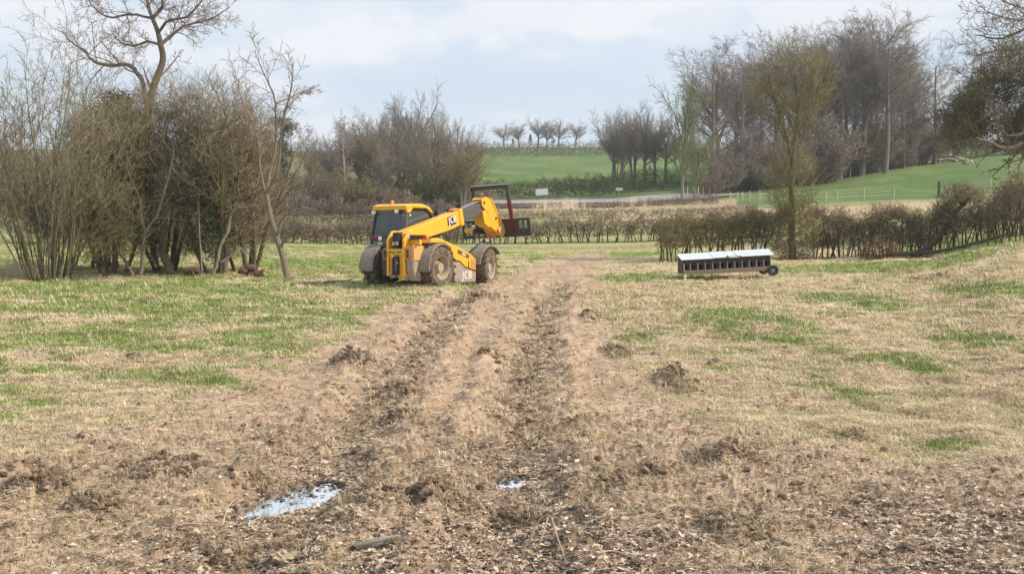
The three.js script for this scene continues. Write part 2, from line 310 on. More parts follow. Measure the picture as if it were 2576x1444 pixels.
// water in the two ruts
{
  const water = new THREE.MeshPhysicalMaterial({ roughness: 0.02, metalness: 0.95 }); water.color.setRGB(0.96, 0.965, 0.97);
  POOLS.forEach((p, k) => {
    const sh = new THREE.Shape(); for (let a = 0; a <= 48; a++) { const q = a / 48 * Math.PI * 2, r = 1.5; const X = Math.cos(q) * p.rx * r, D = Math.sin(q) * p.rd * r, c = Math.cos(p.turn), s = Math.sin(p.turn); const x = X * c + D * s, y = -X * s + D * c; a ? sh.lineTo(x, y) : sh.moveTo(x, y); }
    const g = new THREE.ShapeGeometry(sh); g.rotateX(-Math.PI / 2);
    const m = single('puddle', g, water, k ? 'tiny glinting puddle among fallen leaves, smaller of the two rut puddles' : 'larger sky-bright puddle with dark leaf rim in a wheel rut', 'puddle', null, 'structure');
    m.position.set(p.x, -0.098, -p.d);
  });
}

// ---------- surfaces with dirt ----------
function speckle(w, h, base, dirt, thresh, scale, seed, soft = 0.25) {     // dried mud caught in patches on a plain colour
  const n = createNoise2D(mulberry(seed)), data = new Uint8Array(w * h * 4), to = (v) => Math.round(255 * (v <= 0.0031308 ? 12.92 * v : 1.055 * Math.pow(v, 1 / 2.4) - 0.055));
  for (let y = 0; y < h; y++) for (let x = 0; x < w; x++) {
    const q = fbm(x / w * scale, y / h * scale, 5, n), r = n(x * 0.43, y * 0.43), t = sstep(thresh - soft, thresh + soft, q + r * 0.12), k = mix3(base, dirt, t), v = 1 + 0.10 * r;
    for (let c = 0; c < 3; c++) data[(y * w + x) * 4 + c] = to(clamp01(k[c] * v));
    data[(y * w + x) * 4 + 3] = 255;
  }
  const t = new THREE.DataTexture(data, w, h); t.colorSpace = THREE.SRGBColorSpace; t.wrapS = t.wrapT = THREE.RepeatWrapping; t.magFilter = THREE.LinearFilter; t.needsUpdate = true; return t;
}
const M = {
  yellow: mat(1, 1, 1, 0.34, { map: speckle(256, 256, [0.90, 0.45, 0.022], [0.68, 0.42, 0.13], 0.3, 7, 2, 0.3) }), yellowMuddy: mat(1, 1, 1, 0.6, { map: speckle(256, 256, [0.72, 0.37, 0.08], [0.52, 0.36, 0.2], 0.1, 14, 3, 0.8) }),
  tank: mat(1, 1, 1, 0.85, { map: speckle(256, 256, [0.27, 0.225, 0.18], [0.40, 0.32, 0.245], -0.05, 9, 5, 0.5) }),
  fender: mat(1, 1, 1, 0.8, { map: speckle(256, 256, [0.17, 0.155, 0.135], [0.31, 0.255, 0.195], 0.02, 10, 6, 0.5) }),
  tyre: mat(1, 1, 1, 0.95, { map: speckle(256, 256, [0.07, 0.058, 0.047], [0.225, 0.17, 0.12], 0.02, 10, 8, 0.4) }),
  rim: mat(1, 1, 1, 0.9, { map: speckle(256, 256, [0.44, 0.36, 0.26], [0.34, 0.265, 0.19], 0.05, 9, 9, 0.5) }),
  black: mat(0.022, 0.022, 0.023, 0.5), dark: mat(0.045, 0.044, 0.042, 0.6), steel: mat(0.32, 0.32, 0.32, 0.35, { metalness: 0.7 }), greySteel: mat(0.13, 0.12, 0.11, 0.5, { metalness: 0.3 }),
  red: mat(0.12, 0.018, 0.02, 0.55), lampRed: mat(0.62, 0.03, 0.02, 0.25), lampDark: mat(0.18, 0.02, 0.02, 0.3), lampWhite: mat(0.85, 0.83, 0.8, 0.25), amber: mat(0.75, 0.26, 0.13, 0.35),
  white: mat(0.78, 0.77, 0.74, 0.6), dirtyWhite: mat(0.66, 0.62, 0.54, 0.8), plate: mat(0.85, 0.62, 0.03, 0.45), frame: mat(0.06, 0.058, 0.052, 0.55), orangeRim: mat(0.6, 0.25, 0.08, 0.6), rust: mat(0.35, 0.19, 0.10, 0.8),
  glass: new THREE.MeshPhysicalMaterial({ roughness: 0.04, transmission: 0.85, thickness: 0, ior: 1.5 }), seat: mat(0.035, 0.035, 0.037, 0.8), trim: mat(0.10, 0.10, 0.105, 0.7), maroon: mat(0.17, 0.05, 0.04, 0.6),
};
M.glass.color.setRGB(0.42, 0.48, 0.48);
const font = await new FontLoader().loadAsync('fonts/droid/droid_sans_bold.typeface.json');
function lettering(text, size, depth = 0.006) { const g = new TextGeometry(text, { font, size, depth, curveSegments: 3, bevelEnabled: false }); g.computeBoundingBox(); const b = g.boundingBox; g.translate(-(b.min.x + b.max.x) / 2, -(b.min.y + b.max.y) / 2, 0); return g; }
const rbox = (w, h, d, r = 0.02) => new RoundedBoxGeometry(w, h, d, 2, Math.min(r, w / 2.1, h / 2.1, d / 2.1));
function prism(pts, z0, z1, bevel = 0.015) {       // outline in x (forward) and y (up), extruded across the machine
  const s = new THREE.Shape(pts.map(([x, y]) => new THREE.Vector2(x, y)));
  const g = new THREE.ExtrudeGeometry(s, { depth: z1 - z0 - 2 * bevel, bevelEnabled: bevel > 0, bevelSize: bevel, bevelThickness: bevel, bevelSegments: 2, bevelOffset: -bevel, curveSegments: 8 });
  g.translate(0, 0, z0 + bevel); return g;
}
const rod = (a, b, r, sides = 10) => { const A = V(...a), B = V(...b), g = new THREE.CylinderGeometry(r, r, A.distanceTo(B), sides); g.applyQuaternion(new THREE.Quaternion().setFromUnitVectors(V(0, 1, 0), B.clone().sub(A).normalize())); g.translate((A.x + B.x) / 2, (A.y + B.y) / 2, (A.z + B.z) / 2); return g; };
const hose = (pts, r) => new THREE.TubeGeometry(new THREE.CatmullRomCurve3(pts.map((p) => V(...p))), 24, r, 6);

// ---------- the telehandler ----------
function makeTelehandler() {
  const t = thing('telehandler', 'yellow telehandler with mud-caked wheels and raised boom carrying a fork frame', 'telehandler');
  const BZ = 0.26;                                   // centre line of the boom
  // chassis between the wheels
  part(t, 'chassis', prism([[-0.85, 0.42], [3.2, 0.42], [3.2, 0.72], [2.2, 0.95], [0.2, 1.0], [-0.85, 0.85]], -0.33, 0.55), M.dark);
  part(t, 'axle', rod([0, 0.62, -0.95], [0, 0.62, 0.95], 0.12), M.dark);
  part(t, 'axle', rod([2.8, 0.56, -0.95], [2.8, 0.56, 0.95], 0.12), M.dark);
  // rear mast plates and panel
  const mast = part(t, 'rear_mast', prism([[-1.02, 0.42], [-0.55, 0.40], [-0.3, 1.2], [-0.45, 1.72], [-0.78, 1.72], [-1.02, 1.45]], BZ + 0.24, BZ + 0.32), M.yellow);
  part(t, 'rear_mast', prism([[-1.02, 0.42], [-0.55, 0.40], [-0.3, 1.2], [-0.45, 1.72], [-0.78, 1.72], [-1.02, 1.45]], BZ - 0.32, BZ - 0.24), M.yellow);
  const panel = part(t, 'rear_panel', prism([[-0.96, 0.36], [-0.86, 0.36], [-0.86, 1.2], [-0.96, 1.2]], BZ - 0.24, BZ + 0.24), M.yellow);
  part(t, 'number_plate', rbox(0.02, 0.13, 0.52, 0.006), M.plate, [-1.03, 1.10, BZ]);
  const np = part(t.children[t.children.length - 1], 'plate_lettering', lettering('DN22 HKP', 0.075, 0.004), M.black, [-0.013, 0, 0], [0, -Math.PI / 2, 0]);
  np.scale.x = 0.95;
  const badge = part(t, 'rear_cover', prism([[-1.03, 1.28], [-0.9, 1.24], [-0.62, 1.6], [-0.72, 1.68], [-1.0, 1.66]], BZ - 0.11, BZ + 0.11, 0.02), M.black);
  const bl = part(badge, 'badge_lettering', lettering('JCB', 0.085, 0.005), M.white, [-1.034, 1.34, BZ], [0, -Math.PI / 2, 0]); bl.scale.x = 1.2;
  // pick-up hitch in the rear panel
  const hitch = new THREE.Group(); hitch.name = 'tow_hitch'; t.add(hitch);
  part(hitch, 'hitch_frame', rbox(0.12, 0.52, 0.2, 0.02), M.black, [-1.01, 0.72, BZ]);
  part(hitch, 'ram', rod([-1.09, 0.95, BZ - 0.06], [-1.09, 0.55, BZ - 0.06], 0.028), M.greySteel);
  part(hitch, 'ram', rod([-1.09, 0.95, BZ + 0.06], [-1.09, 0.55, BZ + 0.06], 0.028), M.greySteel);
  part(hitch, 'hook', rbox(0.2, 0.07, 0.08, 0.02), M.steel, [-1.08, 0.40, BZ + 0.02]);
  part(hitch, 'hook', rbox(0.1, 0.12, 0.07, 0.02), M.rust, [-1.08, 0.40, BZ - 0.1]);
  part(hitch, 'sticker', rbox(0.01, 0.08, 0.09, 0.003), M.plate, [-1.085, 0.99, BZ - 0.07]);
  part(hitch, 'sticker', rbox(0.01, 0.07, 0.04, 0.003), M.white, [-1.085, 0.80, BZ + 0.085]);
  part(hitch, 'hydraulic_hose', hose([[-1.05, 0.5, BZ - 0.12], [-1.12, 0.42, BZ - 0.04], [-1.12, 0.46, BZ + 0.06], [-1.05, 0.56, BZ + 0.12]], 0.014), M.black);
  // counterweights either side of the panel
  part(t, 'counterweight', prism([[-1.0, 1.28], [-0.2, 1.28], [-0.2, 0.84], [-0.98, 0.84]], BZ + 0.33, 0.88, 0.04), M.yellowMuddy);
  part(t, 'counterweight_skirt', prism([[-0.985, 0.85], [-0.2, 0.85], [-0.2, 0.46], [-0.6, 0.24], [-0.86, 0.28], [-0.97, 0.55]], BZ + 0.335, 0.86, 0.06), M.tank);
  part(t, 'counterweight', prism([[-0.8, 1.2], [-0.2, 1.2], [-0.2, 0.55], [-0.6, 0.40], [-0.8, 0.6]], -0.42, BZ - 0.33, 0.04), M.dark);
  for (const [z, n] of [[BZ + 0.42, 1], [BZ - 0.37, 0]]) {
    const h = new THREE.Group(); h.name = 'lamp_cluster'; t.add(h);
    const ring = new THREE.TorusGeometry(0.1, 0.018, 8, 20); ring.rotateY(Math.PI / 2); ring.scale(1, 1.55, 0.75);
    part(h, 'guard', ring, n ? M.orangeRim : M.rust, [-1.02, 1.05, z]);
    part(h, 'lamp', rbox(0.03, 0.1, 0.08, 0.015), M.lampDark, [-1.01, 1.12, z]); part(h, 'lamp', rbox(0.03, 0.1, 0.08, 0.015), M.lampDark, [-1.01, 0.99, z]);
  }
  // rear light bars
  for (const [z0, z1, x, y, s] of [[0.52, 1.16, -0.78, 1.53, 1], [-0.92, -0.52, -0.55, 1.5, -1]]) {
    const b = new THREE.Group(); b.name = 'rear_light_bar'; t.add(b);
    part(b, 'housing', rbox(0.1, 0.13, z1 - z0, 0.02), M.black, [x, y, (z0 + z1) / 2]);
    const zs = s > 0 ? [[0.06, M.lampWhite], [0.34, M.lampDark], [0.48, M.lampDark], [0.62, M.lampRed]] : [[0.33, M.lampWhite], [0.2, M.lampDark], [0.08, M.lampDark]];
    for (const [k, m] of zs) part(b, 'lens', rbox(0.04, 0.11, 0.11, 0.025), m, [x - 0.05, y, z0 + k]);
  }
  part(t, 'light_bracket', rbox(0.12, 0.2, 0.5, 0.02), M.yellow, [-0.68, 1.40, 0.66]);
  // cab on the left
  const cab = new THREE.Group(); cab.name = 'cab'; cab.position.y = -0.06; cab.scale.y = 1.055; t.add(cab);
  const Z0 = -1.24, Z1 = -0.06, X0 = 0.04, X1 = 1.42;
  const corners = [[X0 - 0.22, 1.12, Z0], [X0 - 0.22, 1.12, Z1], [X0, 2.28, Z0 + 0.06], [X0, 2.28, Z1]];
  part(cab, 'pillar', rod(corners[0], corners[2], 0.045, 6), M.black); part(cab, 'pillar', rod([X0 - 0.16, 1.12, Z1], corners[3], 0.05, 6), M.greySteel);
  part(cab, 'pillar', hose([[X1, 1.05, Z1], [X1 + 0.02, 1.6, Z1], [X1 - 0.12, 2.15, Z1], [X1 - 0.42, 2.34, Z1]], 0.045), M.black); part(cab, 'pillar', hose([[X1, 1.05, Z0], [X1 + 0.02, 1.6, Z0], [X1 - 0.12, 2.15, Z0 + 0.05], [X1 - 0.42, 2.34, Z0 + 0.06]], 0.045), M.black);
  part(cab, 'lower_body', prism([[X0 - 0.24, 1.12], [X1 + 0.02, 1.02], [X1 + 0.1, 0.55], [X0 + 0.15, 0.5], [X0 - 0.18, 0.9]], Z0, Z1, 0.03), M.black);
  const pane = (pts) => { const g = new THREE.BufferGeometry(); g.setAttribute('position', new THREE.Float32BufferAttribute(pts.flat(), 3)); g.setIndex([0, 1, 2, 0, 2, 3]); g.computeVertexNormals(); return g; };
  part(cab, 'rear_window', pane([[X0 - 0.21, 1.15, Z0 + 0.03], [X0 - 0.19, 1.15, Z1 - 0.03], [X0 - 0.005, 2.26, Z1 - 0.03], [X0 - 0.005, 2.26, Z0 + 0.08]]), M.glass);
  part(cab, 'side_window', prism([[X0 - 0.1, 1.2], [X1 - 0.04, 1.2], [X1 - 0.02, 1.65], [X1 - 0.14, 2.12], [X1 - 0.4, 2.27], [X0 + 0.05, 2.25]], Z1 - 0.006, Z1 - 0.002, 0), M.glass);
  part(cab, 'side_window', prism([[X0 - 0.1, 1.2], [X1 - 0.04, 1.2], [X1 - 0.02, 1.65], [X1 - 0.14, 2.12], [X1 - 0.4, 2.27], [X0 + 0.05, 2.25]], Z0 + 0.03, Z0 + 0.034, 0), M.glass);
  part(cab, 'front_window', pane([[X1, 1.1, Z0 + 0.05], [X1, 1.1, Z1 - 0.05], [X1 - 0.12, 2.14, Z1 - 0.05], [X1 - 0.12, 2.14, Z0 + 0.08]]), M.glass);
  part(cab, 'roof', prism([[X0 - 0.10, 2.29], [X0 - 0.12, 2.40], [X0 + 0.15, 2.46], [X0 + 0.75, 2.47], [X1 - 0.25, 2.40], [X1 - 0.02, 2.22], [X1 - 0.1, 2.20], [X1 - 0.38, 2.34], [X0 + 0.3, 2.35]], Z0 - 0.02, Z1 + 0.06, 0.035), M.yellow);
  part(cab, 'roof_corner', prism([[X0 - 0.1, 2.30], [X0 + 0.26, 2.34], [X0 + 0.08, 2.2], [X0 - 0.03, 2.2]], Z1 - 0.03, Z1 + 0.058, 0.02), M.yellow);
  part(cab, 'work_lamp', rbox(0.1, 0.1, 0.11, 0.02), M.lampWhite, [X0 - 0.13, 2.22, Z0 + 0.06]); part(cab, 'work_lamp', rbox(0.1, 0.1, 0.11, 0.02), M.lampWhite, [X0 - 0.13, 2.24, Z1 - 0.28]);
  part(cab, 'beacon', new THREE.CylinderGeometry(0.05, 0.06, 0.11, 12), M.amber, [X0 + 0.2, 2.52, Z0 + 0.5]);
  part(cab, 'window_sticker', rbox(0.06, 0.06, 0.008, 0.002), M.white, [X0 + 0.16, 2.14, Z1 + 0.004]);
  part(cab, 'seat', rbox(0.45, 0.12, 0.5, 0.05), M.seat, [X0 + 0.45, 1.32, -0.66]); part(cab, 'seat', rbox(0.13, 0.62, 0.48, 0.06), M.seat, [X0 + 0.22, 1.62, -0.66]);
  part(cab, 'steering_wheel', new THREE.TorusGeometry(0.18, 0.016, 8, 24), M.black, [X0 + 0.98, 1.62, -0.66], [0, Math.PI / 2, 0.5]);
  part(cab, 'dashboard', rbox(0.25, 0.4, 0.85, 0.05), M.trim, [X1 - 0.2, 1.28, -0.62]);
  part(cab, 'wiper', rod([X0 - 0.2, 1.62, -0.85], [X0 - 0.17, 1.36, -0.52], 0.012, 5), M.black);
  part(cab, 'window_bracket', rbox(0.05, 0.07, 0.16, 0.01), M.dirtyWhite, [X0 - 0.2, 1.34, -0.9]);
  part(cab, 'mirror', rbox(0.05, 0.22, 0.14, 0.03), M.black, [X1 + 0.05, 2.2, Z1 + 0.1]);
  // engine pod on the right
  const pod = new THREE.Group(); pod.name = 'engine_cover'; t.add(pod);
  part(pod, 'hood', prism([[-0.45, 1.36], [-0.4, 1.5], [0.05, 1.50], [0.9, 1.28], [1.75, 1.02], [2.08, 0.84], [2.08, 0.50], [1.45, 0.62], [1.15, 0.80], [0.82, 0.84], [0.62, 1.22], [0.3, 1.36]], 0.62, 1.1, 0.03), M.yellow);
  part(pod, 'hood_top', prism([[-0.2, 1.46], [0.1, 1.52], [1.0, 1.27], [1.7, 1.06], [1.7, 0.9], [0.6, 0.9], [-0.2, 1.0]], 0.5, 0.63, 0.02), M.yellow);
  part(pod, 'inner_panel', prism([[-0.5, 1.0], [-0.4, 1.36], [0.3, 1.38], [0.66, 1.22], [0.9, 0.7], [-0.4, 0.7]], 0.66, 0.98, 0.01), M.dark);
  part(pod, 'grey_panel', prism([[-0.45, 1.13], [-0.38, 1.37], [0.02, 1.38], [-0.05, 1.12]], 0.97, 1.0, 0.005), M.greySteel);
  part(pod, 'stripe', prism([[0.98, 1.05], [1.02, 1.16], [1.66, 0.97], [1.64, 0.86]], 1.098, 1.104, 0), M.maroon);
  part(pod, 'stripe_mark', prism([[1.24, 1.005], [1.25, 1.065], [1.45, 1.0], [1.44, 0.945]], 1.102, 1.108, 0), M.dirtyWhite);
  part(pod, 'grille', prism([[1.76, 0.93], [2.02, 0.78], [2.02, 0.57], [1.76, 0.63]], 1.095, 1.106, 0.002), M.yellowMuddy);
  for (let k = 0; k < 7; k++) part(pod, 'grille_slat', rbox(0.24, 0.012, 0.012, 0.004), M.rust, [1.89, 0.62 + k * 0.035, 1.107]);
  part(pod, 'handle', rbox(0.03, 0.22, 0.02, 0.006), M.maroon, [1.62, 0.70, 1.11]);
  // fuel tank and step below
  const tank = part(t, 'fuel_tank', prism([[0.78, 0.80], [1.12, 0.77], [1.42, 0.59], [2.08, 0.46], [2.06, 0.16], [1.98, 0.10], [0.92, 0.10], [0.82, 0.2]], 0.5, 1.1, 0.035), M.tank);
  const jl = part(tank, 'side_lettering', lettering('JCB', 0.24, 0.006), M.dirtyWhite, [1.50, 0.34, 1.098]); jl.scale.x = 1.1;
  part(tank, 'step', rbox(0.85, 0.07, 0.14, 0.02), M.dark, [1.5, 0.13, 1.08]);
  // side mirror on its arm
  const mir = new THREE.Group(); mir.name = 'side_mirror'; t.add(mir);
  part(mir, 'arm', hose([[1.62, 1.0, 1.05], [1.78, 1.14, 1.15], [2.05, 1.34, 1.25], [2.2, 1.40, 1.28]], 0.026), M.black);
  part(mir, 'mirror_head', rbox(0.09, 0.13, 0.3, 0.05), M.black, [2.25, 1.41, 1.38]); part(mir, 'mirror_glass', rbox(0.012, 0.09, 0.12, 0.005), M.lampWhite, [2.2, 1.42, 1.43]);
  // wheels
  const wheel = new THREE.Group(); wheel.name = 'wheel';
  {
    const pr = [[0.33, -0.19], [0.40, -0.215], [0.50, -0.225], [0.565, -0.2], [0.585, -0.12], [0.59, 0], [0.585, 0.12], [0.565, 0.2], [0.50, 0.225], [0.40, 0.215], [0.33, 0.19]].map(([r, y]) => new THREE.Vector2(r, y));
    const ty = new THREE.LatheGeometry(pr, 40); ty.rotateX(Math.PI / 2); part(wheel, 'tyre', ty, M.tyre);
    const rp = [[0.02, 0.03], [0.1, 0.05], [0.17, 0.05], [0.2, 0.0], [0.24, -0.03], [0.27, 0.02], [0.30, 0.17], [0.345, 0.205], [0.345, 0.19], [0.31, -0.19]].map(([r, y]) => new THREE.Vector2(r, y));
    const ri = new THREE.LatheGeometry(rp, 32); ri.rotateX(Math.PI / 2); const rm = part(wheel, 'rim', ri, M.rim);
    part(wheel, 'hub', new THREE.CylinderGeometry(0.13, 0.16, 0.14, 16).rotateX(Math.PI / 2), M.rim, [0, 0, 0.09]);
    const lug = rbox(0.30, 0.055, 0.062, 0.014);
    for (let s = -1; s <= 1; s += 2) for (let k = 0; k < 18; k++) {
      const a = (k + (s > 0 ? 0.5 : 0)) / 18 * Math.PI * 2, g = part(wheel, 'tread_lug', lug, M.tyre);
      g.position.set(Math.cos(a) * 0.603, Math.sin(a) * 0.603, s * 0.115); g.rotation.order = 'ZXY'; g.rotation.set(0, Math.PI / 2 - s * 0.62 , 0); g.rotation.z = a + Math.PI / 2;
    }
  }
  const put = (x, z, steer, turn) => { const w = wheel.clone(); w.position.set(x, x > 1 ? 0.56 : 0.645, z); w.scale.setScalar(1.05); w.rotation.order = 'YZX'; w.rotation.y = (z < 0 ? Math.PI : 0) + steer; w.rotation.z = turn; t.add(w); };
  put(0, 0.99, -0.06, 0.3); put(0, -0.99, -0.06, 1.1); put(2.8, 0.99, 0.2, 0.7); put(2.8, -0.99, 0.2, 0.1);
  // mudguards
  const arch = (a0, a1, r, w) => {
    const pts = [], n = 14; const prof = []; for (let k = 0; k <= n; k++) { const a = a0 + (a1 - a0) * k / n; prof.push([Math.cos(a) * r, Math.sin(a) * r]); }
    const s = new THREE.Shape(); prof.forEach(([x, y], k) => k ? s.lineTo(x, y) : s.moveTo(x, y)); prof.slice().reverse().forEach(([x, y]) => s.lineTo(x * 0.965, y * 0.965));
    const g = new THREE.ExtrudeGeometry(s, { depth: w - 0.03, bevelEnabled: true, bevelSize: 0.012, bevelThickness: 0.015, bevelSegments: 2 }); g.translate(0, 0, -w / 2); return g;
  };
  for (const [x, z, a0, a1] of [[0, 1.0, 0.35 * Math.PI, 1.02 * Math.PI], [0, -1.0, 0.35 * Math.PI, 1.02 * Math.PI], [2.8, 1.0, 0.22 * Math.PI, 0.93 * Math.PI], [2.8, -1.0, 0.22 * Math.PI, 0.93 * Math.PI]])
    part(t, 'mudguard', arch(a0, a1, 0.74, 0.5), M.fender, [x, x > 1 ? 0.53 : 0.6, z]);
  part(t, 'fender_stay', rod([-0.4, 1.1, -0.95], [-0.3, 1.1, -0.3], 0.03), M.greySteel);
  // boom
  const boom = new THREE.Group(); boom.name = 'boom'; t.add(boom);
  boom.position.set(-0.74, 1.50, BZ); boom.rotation.z = 0.222; boom.scale.x = 0.885;
  part(boom, 'outer_section', prism([[-0.14, -0.12], [-0.1, 0.14], [0.1, 0.2], [3.42, 0.2], [3.42, -0.27], [2.7, -0.29], [1.2, -0.24], [0.2, -0.2]], -0.17, 0.17, 0.03), M.yellow);
  part(boom, 'collar', prism([[3.40, 0.235], [3.62, 0.235], [3.64, -0.29], [3.44, -0.31], [3.38, -0.2]], -0.205, 0.205, 0.03), M.yellow);
  part(boom, 'collar_cap', rbox(0.3, 0.06, 0.2, 0.02), M.orangeRim, [3.35, 0.24, 0]);
  part(boom, 'inner_section', rbox(1.7, 0.36, 0.27, 0.02), M.greySteel, [4.3, -0.03, 0]);
  for (const z of [-0.09, 0, 0.09]) part(boom, 'hydraulic_pipe', rod([3.5, 0.19, z], [5.1, 0.21, z], 0.018, 8), M.steel);
  part(boom, 'hose_clip', rbox(0.07, 0.13, 0.16, 0.02), M.black, [3.72, 0.28, 0]); part(boom, 'hose_clip', rbox(0.06, 0.1, 0.06, 0.02), M.black, [3.0, 0.27, 0]);
  const logo = part(boom, 'logo_plate', prism([[2.60, 0.135], [3.16, 0.135], [3.14, -0.16], [2.58, -0.16]], 0.168, 0.174, 0), M.black);
  const jb = part(logo, 'logo_lettering', lettering('JCB', 0.2, 0.006), M.white, [2.89, -0.02, 0.174]); jb.scale.set(1.12, 1.1, 1);
  part(logo, 'logo_mark', rbox(0.09, 0.11, 0.006, 0.002), M.lampRed, [2.65, 0.07, 0.175]);
  part(boom, 'lift_ram', rod([0.9, -0.55, 0], [2.6, -0.24, 0], 0.06), M.dark);
  // drooping boom head
  const head = new THREE.Group(); head.name = 'boom_head'; t.add(head); head.position.x = 0.42; head.scale.x = 0.90;
  const hx = 3.62, hy = 2.78;
  part(head, 'side_plate', prism([[-0.14, 0.0], [0.2, 0.07], [0.46, 0.0], [1.42, -1.0], [1.5, -1.28], [1.28, -1.3], [0.5, -0.95], [0.32, -0.55], [0.02, -0.32], [-0.12, -0.25]].map(([x, y]) => [hx + x, hy + y * 0.95]), BZ + 0.15, BZ + 0.19, 0.008), M.yellow);
  part(head, 'side_plate', prism([[-0.14, 0.0], [0.2, 0.07], [0.46, 0.0], [1.42, -1.0], [1.5, -1.28], [1.28, -1.3], [0.5, -0.95], [0.32, -0.55], [0.02, -0.32], [-0.12, -0.25]].map(([x, y]) => [hx + x, hy + y * 0.95]), BZ - 0.19, BZ - 0.15, 0.008), M.yellow);
  part(head, 'box_section', prism([[-0.12, -0.02], [0.2, 0.04], [0.40, -0.02], [1.34, -0.98], [1.36, -1.26], [0.52, -0.93], [0.34, -0.53], [0.04, -0.31]].map(([x, y]) => [hx + x, hy + y * 0.95]), BZ - 0.15, BZ + 0.15, 0.005), M.yellow);
  part(head, 'belly_plate', prism([[-0.1, -0.42], [0.30, -0.38], [0.52, -0.92], [0.4, -0.98], [0.05, -0.85]].map(([x, y]) => [hx + x, hy + y * 0.95]), BZ - 0.19, BZ + 0.19, 0.01), M.yellow);
  part(head, 'top_flange', prism([[0.44, 0.06], [0.52, 0.04], [1.42, -0.92], [1.36, -0.98]].map(([x, y]) => [hx + x, hy + y * 0.95]), BZ - 0.2, BZ + 0.21, 0.005), M.yellow);
  part(head, 'pin', rod([hx + 0.86, hy - 0.62, BZ - 0.22], [hx + 0.86, hy - 0.62, BZ + 0.225], 0.045), M.maroon); part(head, 'pin', rod([hx + 0.0, hy - 0.13, BZ - 0.22], [hx + 0.0, hy - 0.13, BZ + 0.225], 0.045), M.greySteel);
  part(head, 'hose_coil', new THREE.TorusGeometry(0.09, 0.025, 8, 20), M.rust, [hx + 0.24, hy + 0.1, BZ]);
  part(head, 'hose', hose([[hx + 0.15, hy + 0.1, BZ], [hx + 0.6, hy - 0.3, BZ], [hx + 1.3, hy - 0.95, BZ], [hx + 1.5, hy - 1.15, BZ]], 0.03), M.black);
  // carriage with fork frame
  const cx = 5.02, fr = new THREE.Group(); fr.name = 'fork_frame'; t.add(fr); fr.position.set(cx, 1.58, BZ - 0.08); fr.rotation.z = 0.25; fr.scale.y = 0.885; fr.rotation.x = -0.035;
  const bar = (n, w, h, d, p, m = M.frame, r) => part(fr, n, rbox(w, h, d, 0.012), m, p, r);
  bar('bottom_rail', 0.1, 0.12, 2.62, [0, 0.0, 0]); bar('top_rail', 0.09, 0.08, 2.62, [0, 0.6, 0]);
  part(fr, 'rail_cap', rbox(0.1, 0.025, 2.66, 0.006), M.steel, [0, 0.655, 0]);
  for (const z of [-1.27, -0.86, 0.86, 1.27]) bar('upright', 0.08, 0.56, 0.1, [0, 0.3, z]);
  for (const z of [-1.06, 1.06]) bar('upright', 0.06, 0.56, 0.05, [0, 0.3, z]);
  bar('plate', 0.05, 0.5, 0.62, [0.0, 0.3, 0.53]); bar('plate', 0.05, 0.5, 0.62, [0, 0.3, -0.53]); bar('plate', 0.05, 0.2, 0.3, [0, 0.14, 1.06]);
  for (const z of [-0.66, 0.66]) { bar('post', 0.1, 1.2, 0.12, [0.0, 0.72, z], M.red); bar('post_top', 0.1, 0.62, 0.12, [0.0, 1.6, z]); }
  bar('crossbar', 0.1, 0.14, 1.44, [0, 1.88, 0]); part(fr, 'crossbar_cap', rbox(0.11, 0.02, 1.46, 0.005), M.steel, [0, 1.965, 0]);
  for (const z of [-0.24, 0.0, 0.26]) bar('bracket', 0.42, 0.4, 0.045, [-0.2, 0.25, z + 0.06], M.yellowMuddy, [0, 0, 0.35]);
  part(fr, 'fork', prism([[0.03, 0.06], [0.1, 0.0], [1.25, -0.04], [1.25, -0.01], [0.14, 0.08], [0.1, 0.6], [0.03, 0.6]], 0.42, 0.53, 0.008), M.dark);
  part(fr, 'fork', prism([[0.03, 0.06], [0.1, 0.0], [1.25, -0.04], [1.25, -0.01], [0.14, 0.08], [0.1, 0.6], [0.03, 0.6]], -0.53, -0.42, 0.008), M.dark);
  part(fr, 'crowd_ram', rod([-1.0, 0.5, -0.46], [-0.1, 0.16, -0.46], 0.06), M.black); part(fr, 'ram_rod', rod([-1.15, 0.56, -0.46], [-0.9, 0.46, -0.46], 0.09), M.yellow);
  for (const [y, z, m] of [[0.42, -0.78, M.dirtyWhite], [0.12, -0.5, M.dirtyWhite], [0.06, -0.7, M.steel]]) part(fr, 'coupling', rbox(0.16, 0.16, 0.14, 0.05), m, [-0.14, y, z]);
  return t;
}
const tele = makeTelehandler();
{
  const d = 31.3, p = pixel(1028, 718, d); tele.scale.setScalar(1.02);
  tele.position.set(p.x, -0.05, -d);
  tele.rotation.order = 'YZX'; tele.rotation.y = (90 - 29) * Math.PI / 180; tele.rotation.z = -0.026; tele.rotation.x = -0.022;
}

